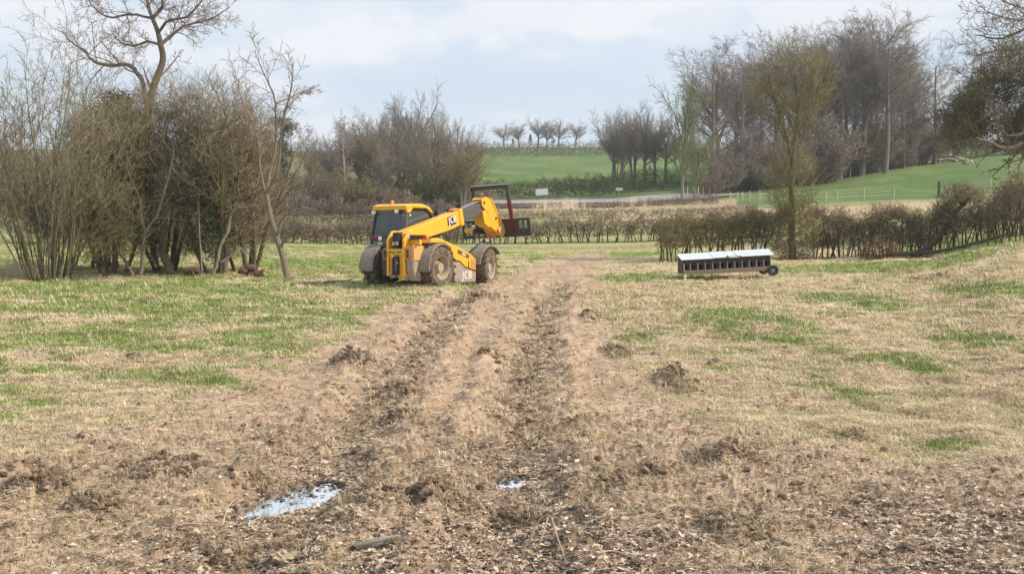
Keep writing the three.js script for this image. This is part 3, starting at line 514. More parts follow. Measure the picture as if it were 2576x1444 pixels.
// ---------- the livestock feeder ----------
{
  const tin = mat(1, 1, 1, 0.32, { metalness: 0.35, map: speckle(256, 128, [0.70, 0.76, 0.79], [0.62, 0.66, 0.67], 0.2, 6, 21, 0.6) });
  const grey = mat(1, 1, 1, 0.85, { map: speckle(256, 128, [0.12, 0.10, 0.096], [0.075, 0.062, 0.06], 0.05, 12, 22, 0.5) }), brown = mat(1, 1, 1, 0.85, { map: speckle(256, 64, [0.24, 0.175, 0.12], [0.16, 0.125, 0.09], 0.1, 9, 23, 0.5) });
  const pale = mat(0.62, 0.52, 0.40, 0.85), galv = mat(0.42, 0.42, 0.42, 0.5, { metalness: 0.4 }), tyreM = mat(0.035, 0.035, 0.037, 0.85);
  const f = thing('livestock_feeder', 'long low wooden livestock feeder with pale tin roof and spoked wheel at one end', 'feeder');
  const L = 3.05, D = 0.62;
  const a = onGround(1716, 703), b0 = onGround(1935, 692);
  const yaw = 0.16, len = L;
  f.position.set(a.x - 0.05, a.y + 0.0, a.z - 0.1); f.rotation.order = 'YZX'; f.rotation.y = yaw; f.rotation.z = 0.042; f.scale.y = 0.93;
  part(f, 'trough', prism([[0.0, 0.17], [L, 0.17], [L, 0.31], [0, 0.31]], 0.22, 0.36, 0.01), brown);
  part(f, 'skid', rbox(L * 0.98, 0.1, 0.09, 0.01), brown, [L / 2, 0.17, -0.2]);
  part(f, 'floor', rbox(L, 0.05, 0.6, 0.01), grey, [L / 2, 0.2, -0.02]);
  part(f, 'end_panel', rbox(0.03, 0.56, 0.5, 0.005), grey, [0.02, 0.48, -0.03]); part(f, 'end_panel', rbox(0.03, 0.56, 0.5, 0.005), grey, [L - 0.02, 0.48, -0.03]);
  // front with twelve arched feeding holes
  const n = 12, w = L / n, s = new THREE.Shape([[0, 0.27], [L, 0.27], [L, 0.72], [0, 0.72]].map(([x, y]) => new THREE.Vector2(x, y)));
  for (let k = 0; k < n; k++) { const c = (k + 0.5) * w, h = new THREE.Path(); h.moveTo(c - 0.055, 0.34); h.lineTo(c + 0.055, 0.34); h.lineTo(c + 0.055, 0.45); h.absarc(c, 0.45, 0.055, 0, Math.PI, false); h.lineTo(c - 0.055, 0.34); s.holes.push(h); }
  const fg = new THREE.ExtrudeGeometry(s, { depth: 0.02, bevelEnabled: false, curveSegments: 6 });
  part(f, 'front_panel', fg, grey, [0, 0, 0.13]); part(f, 'back_panel', rbox(L, 0.5, 0.02, 0.004), grey, [L / 2, 0.47, -0.12]);
  for (let k = 0; k <= n; k++) part(f, 'divider', rbox(0.02, 0.30, 0.14, 0.004), galv, [Math.min(L - 0.02, Math.max(0.04, k * w)), 0.42, 0.24]);
  for (let k = 0; k < n; k++) part(f, 'cup', new THREE.ConeGeometry(0.035, 0.045, 6), galv, [(k + 0.72) * w, 0.315, 0.27]);
  for (let k = 0; k < 4; k++) {
    const x0 = [-0.08, 1.02, 1.55, 1.86][k], x1 = [1.04, 1.57, 1.92, L + 0.08][k], tilt = [0.0, -0.012, 0.012, 0.004][k];
    part(f, 'roof_sheet', rbox(x1 - x0, 0.012, 0.54, 0.004), tin, [(x0 + x1) / 2, 0.80 + (k % 2) * 0.014 + (k === 3 ? 0.005 : 0), 0.135], [0.36 + tilt, 0, 0]);
    part(f, 'roof_sheet', rbox(x1 - x0, 0.012, 0.46, 0.004), tin, [(x0 + x1) / 2, 0.818 + (k % 2) * 0.014, -0.33], [-0.34, 0, 0]);
  }
  part(f, 'roof_bolt', rbox(0.5, 0.02, 0.03, 0.006), M.dark, [1.72, 0.745, 0.395]); part(f, 'roof_bolt', rbox(0.03, 0.07, 0.03, 0.006), M.dark, [1.48, 0.76, 0.395]);
  part(f, 'leg', rbox(0.09, 0.24, 0.05, 0.008), pale, [0.03, 0.08, 0.37]); part(f, 'leg', rbox(0.09, 0.24, 0.05, 0.008), pale, [0.03, 0.08, -0.2]);
  part(f, 'drawbar', rbox(0.55, 0.045, 0.2, 0.01), pale, [-0.12, 0.19, 0.15]);
  const wheel = new THREE.Group(); wheel.name = 'wheel';
  part(wheel, 'tyre', new THREE.TorusGeometry(0.155, 0.04, 8, 28), tyreM); part(wheel, 'hub', new THREE.CylinderGeometry(0.035, 0.035, 0.06, 10).rotateX(Math.PI / 2), galv);
  for (let k = 0; k < 7; k++) { const q = k / 7 * Math.PI * 2; part(wheel, 'spoke', rod([Math.cos(q) * 0.03, Math.sin(q) * 0.03, 0], [Math.cos(q) * 0.135, Math.sin(q) * 0.135, 0], 0.009, 6), galv); }
  part(wheel, 'disc', new THREE.CylinderGeometry(0.13, 0.13, 0.012, 20).rotateX(Math.PI / 2), tyreM, [0, 0, -0.02]);
  wheel.position.set(L + 0.0, 0.17, 0.42); f.add(wheel); const w2 = wheel.clone(); w2.position.z = -0.33; f.add(w2);
  part(f, 'axle', rod([L + 0.0, 0.17, -0.33], [L + 0.0, 0.17, 0.42], 0.018), M.dark);
  part(f, 'axle_plate', rbox(0.3, 0.05, 0.5, 0.01), brown, [L - 0.1, 0.2, 0.0]);
}

// ---------- bare trees, bushes and hedges ----------
const B = {                                                   // bark and twig colours
  hazel: mat(0.19, 0.165, 0.11), hazelPale: mat(0.43, 0.385, 0.29), olive: mat(0.185, 0.16, 0.072), thorn: mat(0.18, 0.145, 0.08), thornRed: mat(0.20, 0.155, 0.095), oak: mat(0.25, 0.19, 0.155), ash: mat(0.31, 0.265, 0.205), ashTwig: mat(0.30, 0.25, 0.20),
  moss: mat(0.20, 0.165, 0.09), dead: mat(0.46, 0.40, 0.32), darkBark: mat(0.10, 0.085, 0.065), birch: mat(0.60, 0.55, 0.47), birchTwig: mat(0.30, 0.23, 0.19), grey: mat(0.25, 0.205, 0.165), greyTwig: mat(0.215, 0.185, 0.155), purple: mat(0.19, 0.155, 0.13), hedgeBrown: mat(0.225, 0.175, 0.105), oliveGrey: mat(0.22, 0.19, 0.12), twigHighlight: mat(0.36, 0.31, 0.20), budGreen: mat(0.19, 0.20, 0.095),  // includes a pale twig tone that carries sunlit highlights in its colour
  ivy: mat(0.045, 0.07, 0.028, 0.6), pine: mat(0.035, 0.055, 0.03), hedge: mat(0.19, 0.145, 0.105), hedgeGreen: mat(0.105, 0.12, 0.05), reed: mat(0.56, 0.46, 0.33), oakLeaf: mat(0.17, 0.135, 0.06), oakLeafDark: mat(0.12, 0.10, 0.05),
};
for (const k of Object.keys(B)) B[k].side = THREE.DoubleSide;
{ // furrowed bark with lichen blotches: fine relief and mottling for the trunks
  const w = 128, h = 256, col = new Uint8Array(w * h * 4), rel = new Uint8Array(w * h * 4), n = createNoise3D(mulberry(64));
  for (let y = 0; y < h; y++) for (let x = 0; x < w; x++) {
    const a = x / w * 6.2832, cx = Math.cos(a), sx = Math.sin(a), v = y / h * 6.2832, cy = Math.cos(v) , sy = Math.sin(v);
    const fur = Math.abs(n(cx * 3.2 + 0.3 * sy, sx * 3.2 + 0.3 * cy, cy * 0.9 + sy * 0.5)), blot = n(cx * 1.3 + cy * 1.6, sx * 1.3 + sy * 1.6, 4.2), fine = n(cx * 9 + cy * 4, sx * 9 + sy * 4, 9.1);
    const k = 0.62 + 0.28 * sstep(0.02, 0.3, fur) + 0.26 * sstep(0.2, 0.6, blot) + 0.10 * fine, o = (y * w + x) * 4;
    for (let c = 0; c < 3; c++) { col[o + c] = Math.round(255 * clamp01(Math.pow(k * 0.92, 1 / 2.2) * [1, 0.995, 0.985][c])); rel[o + c] = Math.round(255 * clamp01(0.2 + 0.7 * sstep(0, 0.35, fur) + 0.15 * fine)); }
    col[o + 3] = rel[o + 3] = 255;
  }
  const tex = (d, srgb) => { const t = new THREE.DataTexture(d, w, h); t.wrapS = t.wrapT = THREE.RepeatWrapping; t.magFilter = THREE.LinearFilter; if (srgb) t.colorSpace = THREE.SRGBColorSpace; t.needsUpdate = true; return t; };
  const cm = tex(col, true), bm = tex(rel, false);
  for (const k of ['oak', 'ash', 'moss', 'dead', 'darkBark', 'birch', 'grey', 'hazelPale', 'hazel']) { B[k + 'Bark'] = B[k].clone(); Object.assign(B[k + 'Bark'], { map: cm, bumpMap: bm, bumpScale: 0.02 }); B[k + 'Bark'].color.multiplyScalar(1.15); }
}
const rand3 = (rng) => { const v = V(rng() * 2 - 1, rng() * 2 - 1, rng() * 2 - 1); while (v.lengthSq() > 1 || v.lengthSq() < 0.01) v.set(rng() * 2 - 1, rng() * 2 - 1, rng() * 2 - 1); return v; };
const SIDES = [8, 6, 4, 3, 3, 3];
function grow(T, rng, p, dir, len, r, lev, o) {
  const n = o.seg[lev], pts = [p.clone()], rads = [r], last = lev >= o.max, q = p.clone(), d = dir.clone();
  for (let k = 1; k <= n; k++) {
    d.addScaledVector(rand3(rng), o.gnarl[lev]); d.y += o.up[lev]; d.normalize();
    q.addScaledVector(d, len / n); pts.push(q.clone()); rads.push(last && k === n ? 0 : Math.max(o.tip, r * (1 - (1 - o.thin) * k / n)));
  }
  const into = lev <= o.trunkTo ? T.trunk : T.crown;
  if (n === 1) into.twig(p.x, p.y, p.z, q.x - p.x, q.y - p.y, q.z - p.z, r); else into.tube(pts, rads, SIDES[lev]);
  spawn(T, rng, pts, rads, len, lev, o);
}
function spawn(T, rng, pts, rads, len, lev, o) {
  if (lev >= o.max) return;
  const k = Math.round(o.kids[lev] * R(rng, 0.8, 1.2)), turn = rng() * 6.28, a = V(), b = V(), t = V();
  for (let i = 0; i < k; i++) {
    const u = o.from[lev] + (1 - o.from[lev]) * (i + rng()) / k, f = u * (pts.length - 1), j = Math.min(pts.length - 2, Math.floor(f)), w = f - j;
    const p = pts[j].clone().lerp(pts[j + 1], w), rr = lerp(rads[j], rads[j + 1], w);
    t.copy(pts[j + 1]).sub(pts[j]).normalize(); a.set(0, 1, 0); if (Math.abs(t.y) > 0.95) a.set(1, 0, 0); a.cross(t).normalize(); b.crossVectors(t, a);
    const az = turn + i * 2.4 + rng() * 0.8, an = o.ang[lev] * R(rng, 0.7, 1.25);
    const dir = t.clone().multiplyScalar(Math.cos(an)).addScaledVector(a, Math.sin(an) * Math.cos(az)).addScaledVector(b, Math.sin(an) * Math.sin(az));
    grow(T, rng, p, dir, len * o.ratio[lev] * R(rng, 0.65, 1.2) * (1 - o.fall * u), Math.max(o.tip, Math.min(rr * 0.75, r0(rr, o, lev))), lev + 1, o);
  }
}
const r0 = (r, o, lev) => r * o.rr[lev];
const STYLE = {
  oak: { seg: [8, 6, 5, 4, 2], gnarl: [0.12, 0.3, 0.42, 0.5, 0.4], up: [0.05, 0.04, 0.05, 0.05, 0.05], kids: [7, 6, 6, 5], from: [0.35, 0.2, 0.15, 0.1], ang: [0.9, 0.85, 0.85, 0.8], ratio: [0.6, 0.45, 0.42, 0.5], rr: [0.5, 0.5, 0.5, 0.55], fall: 0.35, thin: 0.35, tip: 0.006, max: 4, trunkTo: 0 },
  ash: { seg: [8, 6, 4, 3, 1], gnarl: [0.08, 0.16, 0.22, 0.25, 0.2], up: [0.06, 0.07, 0.05, 0.03, 0], kids: [6, 6, 5, 4], from: [0.3, 0.2, 0.2, 0.2], ang: [0.6, 0.6, 0.65, 0.6], ratio: [0.55, 0.42, 0.45, 0.5], rr: [0.5, 0.5, 0.5, 0.6], fall: 0.35, thin: 0.3, tip: 0.006, max: 4, trunkTo: 0 },
  lime: { seg: [9, 5, 4, 2, 1], gnarl: [0.05, 0.16, 0.2, 0.25, 0.2], up: [0.05, 0.10, 0.08, 0.04, 0.02], kids: [24, 7, 6, 4], from: [0.22, 0.15, 0.15, 0.1], ang: [0.75, 0.65, 0.65, 0.6], ratio: [0.30, 0.42, 0.5, 0.6], rr: [0.38, 0.45, 0.5, 0.7], fall: 0.45, thin: 0.2, tip: 0.022, max: 4, trunkTo: 0 },
  round: { seg: [5, 6, 4, 2, 1], gnarl: [0.08, 0.16, 0.2, 0.22, 0.2], up: [0.06, 0.06, 0.05, 0.04, 0.02], kids: [14, 8, 6, 4], from: [0.3, 0.15, 0.15, 0.1], ang: [0.55, 0.5, 0.55, 0.55], ratio: [0.85, 0.38, 0.45, 0.6], rr: [0.5, 0.45, 0.5, 0.7], fall: 0.1, thin: 0.5, tip: 0.018, max: 4, trunkTo: 0 },
  birch: { seg: [8, 5, 4, 2, 1], gnarl: [0.05, 0.14, 0.2, 0.2, 0.2], up: [0.04, 0.02, -0.10, -0.2, -0.25], kids: [22, 6, 6, 4], from: [0.28, 0.2, 0.15, 0.1], ang: [0.6, 0.6, 0.6, 0.5], ratio: [0.36, 0.38, 0.6, 0.7], rr: [0.35, 0.45, 0.55, 0.7], fall: 0.45, thin: 0.2, tip: 0.014, max: 4, trunkTo: 0 },
  shrub: { seg: [5, 4, 3, 1, 1], gnarl: [0.18, 0.25, 0.3, 0.3, 0.2], up: [0.03, 0.05, 0.05, 0.02, 0], kids: [9, 7, 6, 0], from: [0.1, 0.1, 0.1, 0], ang: [0.7, 0.7, 0.7, 0.5], ratio: [0.55, 0.5, 0.55, 0.5], rr: [0.5, 0.5, 0.6, 0.7], fall: 0.25, thin: 0.35, tip: 0.02, max: 3, trunkTo: 0 },
};
const style = (name, over) => ({ ...STYLE[name], ...over });
// twiggy sprays filling a rounded volume: a leading twig with side twigs, pointing outward and up
function sprays(tb, rng, c, rad, count, len, r, opt = {}) {
  const shell = opt.shell ?? 0.5, out = opt.out ?? 0.8, up = opt.up ?? 0.35, d = V();
  for (let k = 0; k < count; k++) {
    const v = rand3(rng), m = Math.pow(v.length(), shell) / v.length(); v.multiplyScalar(m);
    const bump = 1 + 0.22 * noise3(v.x * 2.2 + c.x, v.y * 2.2 + c.y, v.z * 2.2) + 0.1 * noise3(v.x * 6, v.y * 6, v.z * 6 + c.x);
    const x = c.x + v.x * rad[0] * bump, y = c.y + v.y * rad[1] * bump, z = c.z + v.z * rad[2] * bump;
    if (opt.floor !== undefined && y < opt.floor + 0.5 * rng()) continue;
    d.copy(rand3(rng)).addScaledVector(v, out); d.y += up; d.normalize();
    const l = len * R(rng, 0.6, 1.3);
    tb.twig(x, y, z, d.x * l, d.y * l, d.z * l, r);
    const side = opt.side ?? 3;
    for (let s = 0; s < side; s++) { const f = (s + 1) / (side + 1), e = rand3(rng).multiplyScalar(0.9).add(d).normalize().multiplyScalar(l * R(rng, 0.3, 0.6)); tb.twig(x + d.x * l * f, y + d.y * l * f, z + d.z * l * f, e.x, e.y, e.z, r * 0.7); }
  }
}
const newT = () => ({ trunk: new Tubes(), crown: new Tubes() });
const barked = (m) => { for (const k of Object.keys(B)) if (B[k] === m && B[k + 'Bark']) return B[k + 'Bark']; return m; };
function plant(name, label, category, T, bark, twig, group, at) {   // a Group at the foot, trunk and crown as parts
  const g = thing(name, label, category, at ? [at.x, at.y, at.z] : [0, 0, 0], group);
  if (!T.trunk.empty) part(g, 'trunk', T.trunk.geometry(), barked(bark));
  if (!T.crown.empty) part(g, 'crown', T.crown.geometry(), twig);
  return g;
}
const curve = (pts, n) => new THREE.CatmullRomCurve3(pts).getPoints(n ?? pts.length * 4);
function limb(T, rng, list, d, ra, rb, o, lev, sides = 7, into = 'trunk') {       // a limb along measured points, then its side branches
  const pts = curve(list.map(([x, y, dd = 0]) => pixel(x, y, d + dd))), rads = pts.map((_, k) => lerp(ra, rb, k / (pts.length - 1)));
  for (let k = 1; k < pts.length - 1; k++) pts[k].addScaledVector(rand3(rng), Math.min(0.06, ra * 0.35));
  T[into].tube(pts, rads, sides);
  let len = 0; for (let k = 1; k < pts.length; k++) len += pts[k].distanceTo(pts[k - 1]);
  if (o) spawn(T, rng, pts, rads, len, lev, o);
  return pts;
}
const foot = (px, d) => { const x = (px - CX) / FOCAL * d / Math.cos(PITCH) * (1); return V(x, groundAt(x, -d), -d); };

// --- left: tall many-stemmed coppice
{
  const rng = mulberry(101), d = 34, T = newT(), g0 = foot(120, d), o = style('ash', { seg: [7, 4, 3, 1], kids: [10, 5, 5], from: [0.3, 0.2, 0.1], max: 3, ang: [0.55, 0.6, 0.6], ratio: [0.26, 0.5, 0.5], tip: 0.006, rr: [0.45, 0.55, 0.6], gnarl: [0.15, 0.24, 0.28, 0.2], up: [0.075, 0.05, 0.04, 0], fall: 0.2 });
  const g = thing('hazel_coppice', 'tall coppice of many upright stems rising from one broad base in dead grass', 'bush', [0, 0, 0]);
  const stems = { a: new Tubes(), b: new Tubes() };
  for (let k = 0; k < 46; k++) {
    const az = k * 2.4 + rng(), q = Math.sqrt(rng()), tilt = 0.03 + 0.34 * q, p = g0.clone().add(V(Math.cos(az) * q * 0.75, -0.05, Math.sin(az) * q * 0.55));
    const S = { trunk: new Tubes(), crown: T.crown };
    grow(S, rng, p, V(Math.cos(az) * Math.sin(tilt), Math.cos(tilt), Math.sin(az) * Math.sin(tilt)), R(rng, 4.2, 7.9) * (1 - 0.18 * q), R(rng, 0.016, 0.037), 0, o);
    part(g, 'stem', S.trunk.geometry(), k % 4 === 0 ? B.hazelPaleBark : k % 3 ? B.hazelBark : B.olive);
  }
  part(g, 'crown', T.crown.geometry(), B.oliveGrey);
  const low = new Tubes(); sprays(low, rng, g0.clone().add(V(0.9, 2.0, -0.3)), [2.2, 1.6, 1.3], 1700, 0.42, 0.008, { out: 0.3, up: 0.35, floor: g0.y + 0.4 });
  part(g, 'low_twigs', low.geometry(), B.olive);
  const hi = new Tubes(); sprays(hi, rng, g0.clone().add(V(0.2, 4.2, 0)), [1.9, 2.6, 1.4], 420, 0.5, 0.007, { out: 0.4, up: 0.5, shell: 0.6 }); part(g, 'highlight_twigs', hi.geometry(), B.twigHighlight);  // paler upper twigs: sun highlights put into their colour
  // a second one cut by the frame
  const T2 = newT(), g2 = foot(-110, 35.5), h = thing('hazel_coppice', 'leaning many-stemmed coppice half hidden behind the tall coppice', 'bush', [0, 0, 0]);
  for (let k = 0; k < 26; k++) {
    const az = k * 2.4 + rng(), q = Math.sqrt(rng()), tilt = 0.06 + 0.5 * q, p = g2.clone().add(V(Math.cos(az) * q * 0.6, -0.05, Math.sin(az) * q * 0.5));
    const S = { trunk: new Tubes(), crown: T2.crown };
    grow(S, rng, p, V(Math.cos(az) * Math.sin(tilt), Math.cos(tilt), Math.sin(az) * Math.sin(tilt)), R(rng, 4, 7), R(rng, 0.022, 0.045), 0, o);
    part(h, 'stem', S.trunk.geometry(), k % 4 ? B.hazel : B.hazelPale);
  }
  part(h, 'crown', T2.crown.geometry(), B.oliveGrey);
}
// --- left: the oak that stands over the thicket
{
  const rng = mulberry(7), d = 43, T = newT(), o = style('oak', { kids: [0, 9, 6, 5], seg: [8, 6, 5, 4, 2], ratio: [0.5, 0.32, 0.45, 0.55], from: [0.3, 0.15, 0.1, 0.1], tip: 0.0065, fall: 0.1, rr: [0.5, 0.42, 0.5, 0.55] }), w = style('oak', { ...o, kids: [0, 15, 7, 6], seg: [8, 6, 5, 3, 2] });
  const f = foot(395, d);
  T.trunk.tube(curve([f.clone().add(V(0, -0.1, 0)), pixel(385, 520, d), pixel(368, 380, d), pixel(375, 270, d), pixel(390, 210, d), pixel(411, 150, d), pixel(405, 112, d), pixel(398, 80, d), pixel(382, 40, d)], 30), Array.from({ length: 31 }, (_, k) => lerp(0.21, 0.08, k / 30)), 9);
  limb(T, rng, [[372, 275], [352, 190, 0.3], [325, 165, 0.5], [262, 164, 0.8], [232, 148, 1], [214, 128, 1.2], [178, 102, 1.2], [158, 78, 1]], d, 0.11, 0.02, w, 1);
  limb(T, rng, [[405, 114], [372, 104, -0.3], [340, 115, -0.6], [305, 106, -0.8], [282, 84, -1]], d, 0.065, 0.016, w, 1);
  limb(T, rng, [[404, 112], [440, 84, 0.3], [470, 62, 0.6], [530, 48, 0.8], [578, 18, 1]], d, 0.08, 0.018, w, 1);
  limb(T, rng, [[398, 82], [425, 52, -0.5], [468, 42, -0.8], [505, 6, -1], [540, -50, -1]], d, 0.065, 0.02, w, 1);
  limb(T, rng, [[386, 46], [335, 36, 0.4], [275, 42, 0.8], [232, 12, 1.1], [215, -20, 1.2]], d, 0.06, 0.02, w, 1);
  limb(T, rng, [[384, 46], [372, 0, 0], [380, -50, 0.2], [360, -110, 0.3]], d, 0.08, 0.04, w, 1);
  limb(T, rng, [[384, 46], [410, 14, -0.4], [400, -40, -0.8], [440, -100, -1]], d, 0.08, 0.03, w, 1);
  limb(T, rng, [[380, 225], [368, 190, 0.3], [362, 172, 0.3]], d, 0.05, 0.02, o, 2);
  limb(T, rng, [[395, 200], [430, 165, 1], [450, 140, 1.4]], d, 0.04, 0.015, style('oak', { ...o, kids: [0, 7, 5, 4] }), 1);
  plant('oak_tree', 'bare crooked oak spreading twisted limbs above the brown thicket', 'tree', T, B.oak, B.oak);
}
// --- left: thicket of thorn bushes
{
  const list = [   // centre px, py, depth, half width, half height, twigs, colour, label
    [285, 500, 37.2, 1.65, 2.9, 7200, B.olive, 'olive twiggy thorn bush beside the tall coppice'],
    [420, 455, 38.2, 1.85, 3.25, 9500, B.thorn, 'dense brown thorn bush hiding the oak trunk'],
    [540, 455, 37.4, 1.65, 3.1, 8200, B.thorn, 'dense brown thorn bush over the broken white stem'],
    [628, 480, 38.6, 1.15, 2.7, 4600, B.thornRed, 'narrow reddish thorn bush next to the slender grey ash'],
  ];
  list.forEach(([px, py, d, rx, ry, n, m, label], k) => {
    const rng = mulberry(300 + k), T = newT(), c = pixel(px, py, d), f = foot(px, d), o = style('shrub', { seg: [7, 5, 3, 1], kids: [10, 7, 5], from: [0.35, 0.1, 0.1], ratio: [0.42, 0.45, 0.5], tip: 0.007, up: [0.06, 0.06, 0.05, 0], gnarl: [0.2, 0.28, 0.3, 0.3] });
    for (let s = 0; s < 6; s++) { const az = s * 1.05 + rng(), q = R(rng, 0.15, 0.6); grow(T, rng, f.clone().add(V(Math.cos(az) * q * 0.9, -0.05, Math.sin(az) * q)), V(Math.cos(az) * 0.28, 1, Math.sin(az) * 0.28).normalize(), ry * R(rng, 1.5, 1.95), R(rng, 0.05, 0.11), 0, o); }
    sprays(T.crown, rng, c, [rx, ry, rx * 0.9], n * 0.5, 0.34, 0.0085, { out: 0.25, up: 0.12, floor: f.y + 0.45, shell: 0.75, side: 4 });
    const P = new Tubes(); sprays(P, rng, c, [rx * 1.05, ry * 1.02, rx], n * 0.26, 0.42, 0.0075, { out: 0.4, up: 0.2, floor: f.y + 0.4, shell: 0.45, side: 4 });
    sprays(T.crown, rng, c.clone().add(V(0, ry * 0.72, 0)), [rx * 0.85, ry * 0.42, rx * 0.7], 620, 0.55, 0.0065, { out: 0.7, up: 0.5, side: 5 });
    part(plant('thorn_bush', label, 'bush', T, k % 2 ? B.moss : B.thorn, m), 'highlight_twigs', P.geometry(), B.twigHighlight);  // second, paler set of twigs has the sunlit highlights painted in
  });
  // pale and broken stems standing in front
  const stem = (name, label, lists, d, ms, o, seed) => { const rng = mulberry(seed), g = thing(name, label, 'tree', [0, 0, 0]); lists.forEach(([pts, a, b, mm]) => { const T = newT(); limb(T, rng, pts, d, a, b, o, 1, 7); part(g, 'stem', T.trunk.geometry(), barked(mm ?? ms)); if (!T.crown.empty) part(g, 'crown', T.crown.geometry(), B.thorn); }); return g; };
  const tw = style('shrub', { seg: [5, 5, 3, 2], kids: [0, 6, 5, 0], gnarl: [0.2, 0.3, 0.35, 0.3], ratio: [0.4, 0.35, 0.5, 0.5], tip: 0.008, max: 3 });
  stem('elder_tree', 'pale double-stemmed elder with a lichened upper limb in front of the thicket', [[[[362, 722], [356, 690], [362, 640], [366, 590], [395, 540], [415, 480], [432, 420], [440, 370]], 0.085, 0.03], [[[348, 722], [335, 690], [318, 660], [300, 630], [290, 600]], 0.075, 0.03], [[[370, 600], [360, 560], [352, 500], [330, 450], [318, 410]], 0.045, 0.02]], 35.6, B.ash, tw, 41);
  stem('leaning_thorn', 'thick mossy trunk leaning out of the thicket', [[[[447, 712], [425, 670], [410, 630], [412, 580], [414, 520]], 0.17, 0.12], [[[414, 640], [400, 600], [380, 570], [350, 545]], 0.08, 0.03]], 36.4, B.moss, tw, 42);
  stem('dead_stump', 'broken bleached dead stem with bare hooked branches', [[[[528, 712], [545, 670], [556, 620], [575, 580], [580, 556]], 0.07, 0.035], [[[540, 690], [520, 705], [490, 712]], 0.07, 0.03], [[[572, 590], [580, 550], [596, 525], [625, 522]], 0.045, 0.015], [[[556, 660], [585, 640], [600, 622], [622, 640]], 0.05, 0.015], [[[512, 712], [506, 640], [502, 560], [500, 470]], 0.035, 0.02]], 35.8, B.dead, style('shrub', { ...tw, kids: [0, 2, 3, 0] }), 43);
  stem('ivy_clad_tree', 'dark upright tree trunk inside the thicket', [[[[565, 700], [568, 620], [562, 540], [560, 470], [552, 400], [556, 340]], 0.12, 0.06]], 37.0, B.grey, tw, 44);
  { const rng = mulberry(51), T = newT(); const c = pixel(535, 470, 36.4); for (let k = 0; k < 2600; k++) { const v = rand3(rng); T.crown.leaf(c.x + v.x * 0.75, c.y + v.y * 1.5, c.z + v.z * 0.8, R(rng, 0.03, 0.06), rng); } const c2 = pixel(545, 590, 36.6); for (let k = 0; k < 1500; k++) { const v = rand3(rng); T.crown.leaf(c2.x + v.x * 0.9, c2.y + v.y * 1.1, c2.z + v.z * 0.8, R(rng, 0.03, 0.06), rng); } plant('ivy_growth', 'dark green ivy growing through the thorn thicket', 'ivy', T, B.ivy, B.ivy); }
  // dark cut stools behind, seen under the branches
  for (const [px, d, n, w, label] of [[165, 41, 8, 0.45, 'small dark cut stool of thin stems behind the coppice'], [268, 40, 12, 0.55, 'wide dark cut stool of upright stems under the thicket edge']]) {
    const rng = mulberry(px), f = foot(px, d), g = thing('cut_stool', label, 'bush', [0, 0, 0]), o = style('shrub', { kids: [5, 4, 0], max: 2, seg: [5, 4, 2], from: [0.5, 0.2, 0] });
    const cr = new Tubes();
    for (let k = 0; k < n; k++) { const T = { trunk: new Tubes(), crown: cr }; const az = rng() * 6.28; grow(T, rng, f.clone().add(V((k / (n - 1) - 0.5) * 2 * w, -0.05, R(rng, -0.3, 0.3))), V(Math.cos(az) * 0.2, 1, Math.sin(az) * 0.2).normalize(), R(rng, 1.5, 2.4), R(rng, 0.03, 0.055), 0, o); part(g, 'stem', T.trunk.geometry(), B.darkBark); }
    sprays(cr, rng, f.clone().add(V(0, 2.0, 0)), [1.3, 0.8, 1], 1500, 0.45, 0.009, { up: 0.1 });
    part(g, 'crown', cr.geometry(), B.darkBark);
  }
  // uprooted root plates lying at the foot
  for (const [px, d, s, label] of [[483, 35.6, 1, 'rusty brown upturned root plate under the thicket'], [632, 36, 1.15, 'rusty brown upturned root plate beside the grey ash']]) {
    const rng = mulberry(px), f = foot(px, d), T = newT();
    for (let k = 0; k < 7; k++) { const c = f.clone().add(V(R(rng, -0.35, 0.35) * s, R(rng, 0.05, 0.3), R(rng, -0.2, 0.2))), r = R(rng, 0.09, 0.16) * s; T.trunk.tube([c.clone().add(V(-r, -r * 0.6, 0)), c.clone().add(V(-r * 0.4, 0, 0.03)), c.clone().add(V(r * 0.5, R(rng, -0.1, 0.1), 0)), c.clone().add(V(r, -r * 0.3, -0.04))], [r * 0.3, r * 0.85, r * 0.8, r * 0.2], 7); }
    for (let k = 0; k < 16; k++) { const az = rng() * 6.28, e = R(rng, 0.1, 1.2); const l = R(rng, 0.2, 0.5) * s, dir = V(Math.cos(az) * Math.cos(e), Math.sin(e), Math.sin(az) * Math.cos(e) * 0.6); const p = f.clone().add(V(R(rng, -0.25, 0.25) * s, 0.05, R(rng, -0.2, 0.2))); T.trunk.tube([p, p.clone().addScaledVector(dir, l * 0.6).add(V(0, 0.04, 0)), p.clone().addScaledVector(dir, l)], [R(rng, 0.03, 0.05), 0.025, 0.008], 6); }
    single('root_plate', T.trunk.geometry(), B.rootBrown ?? (B.rootBrown = mat(0.13, 0.075, 0.05)), label, 'root plate');
  }
}
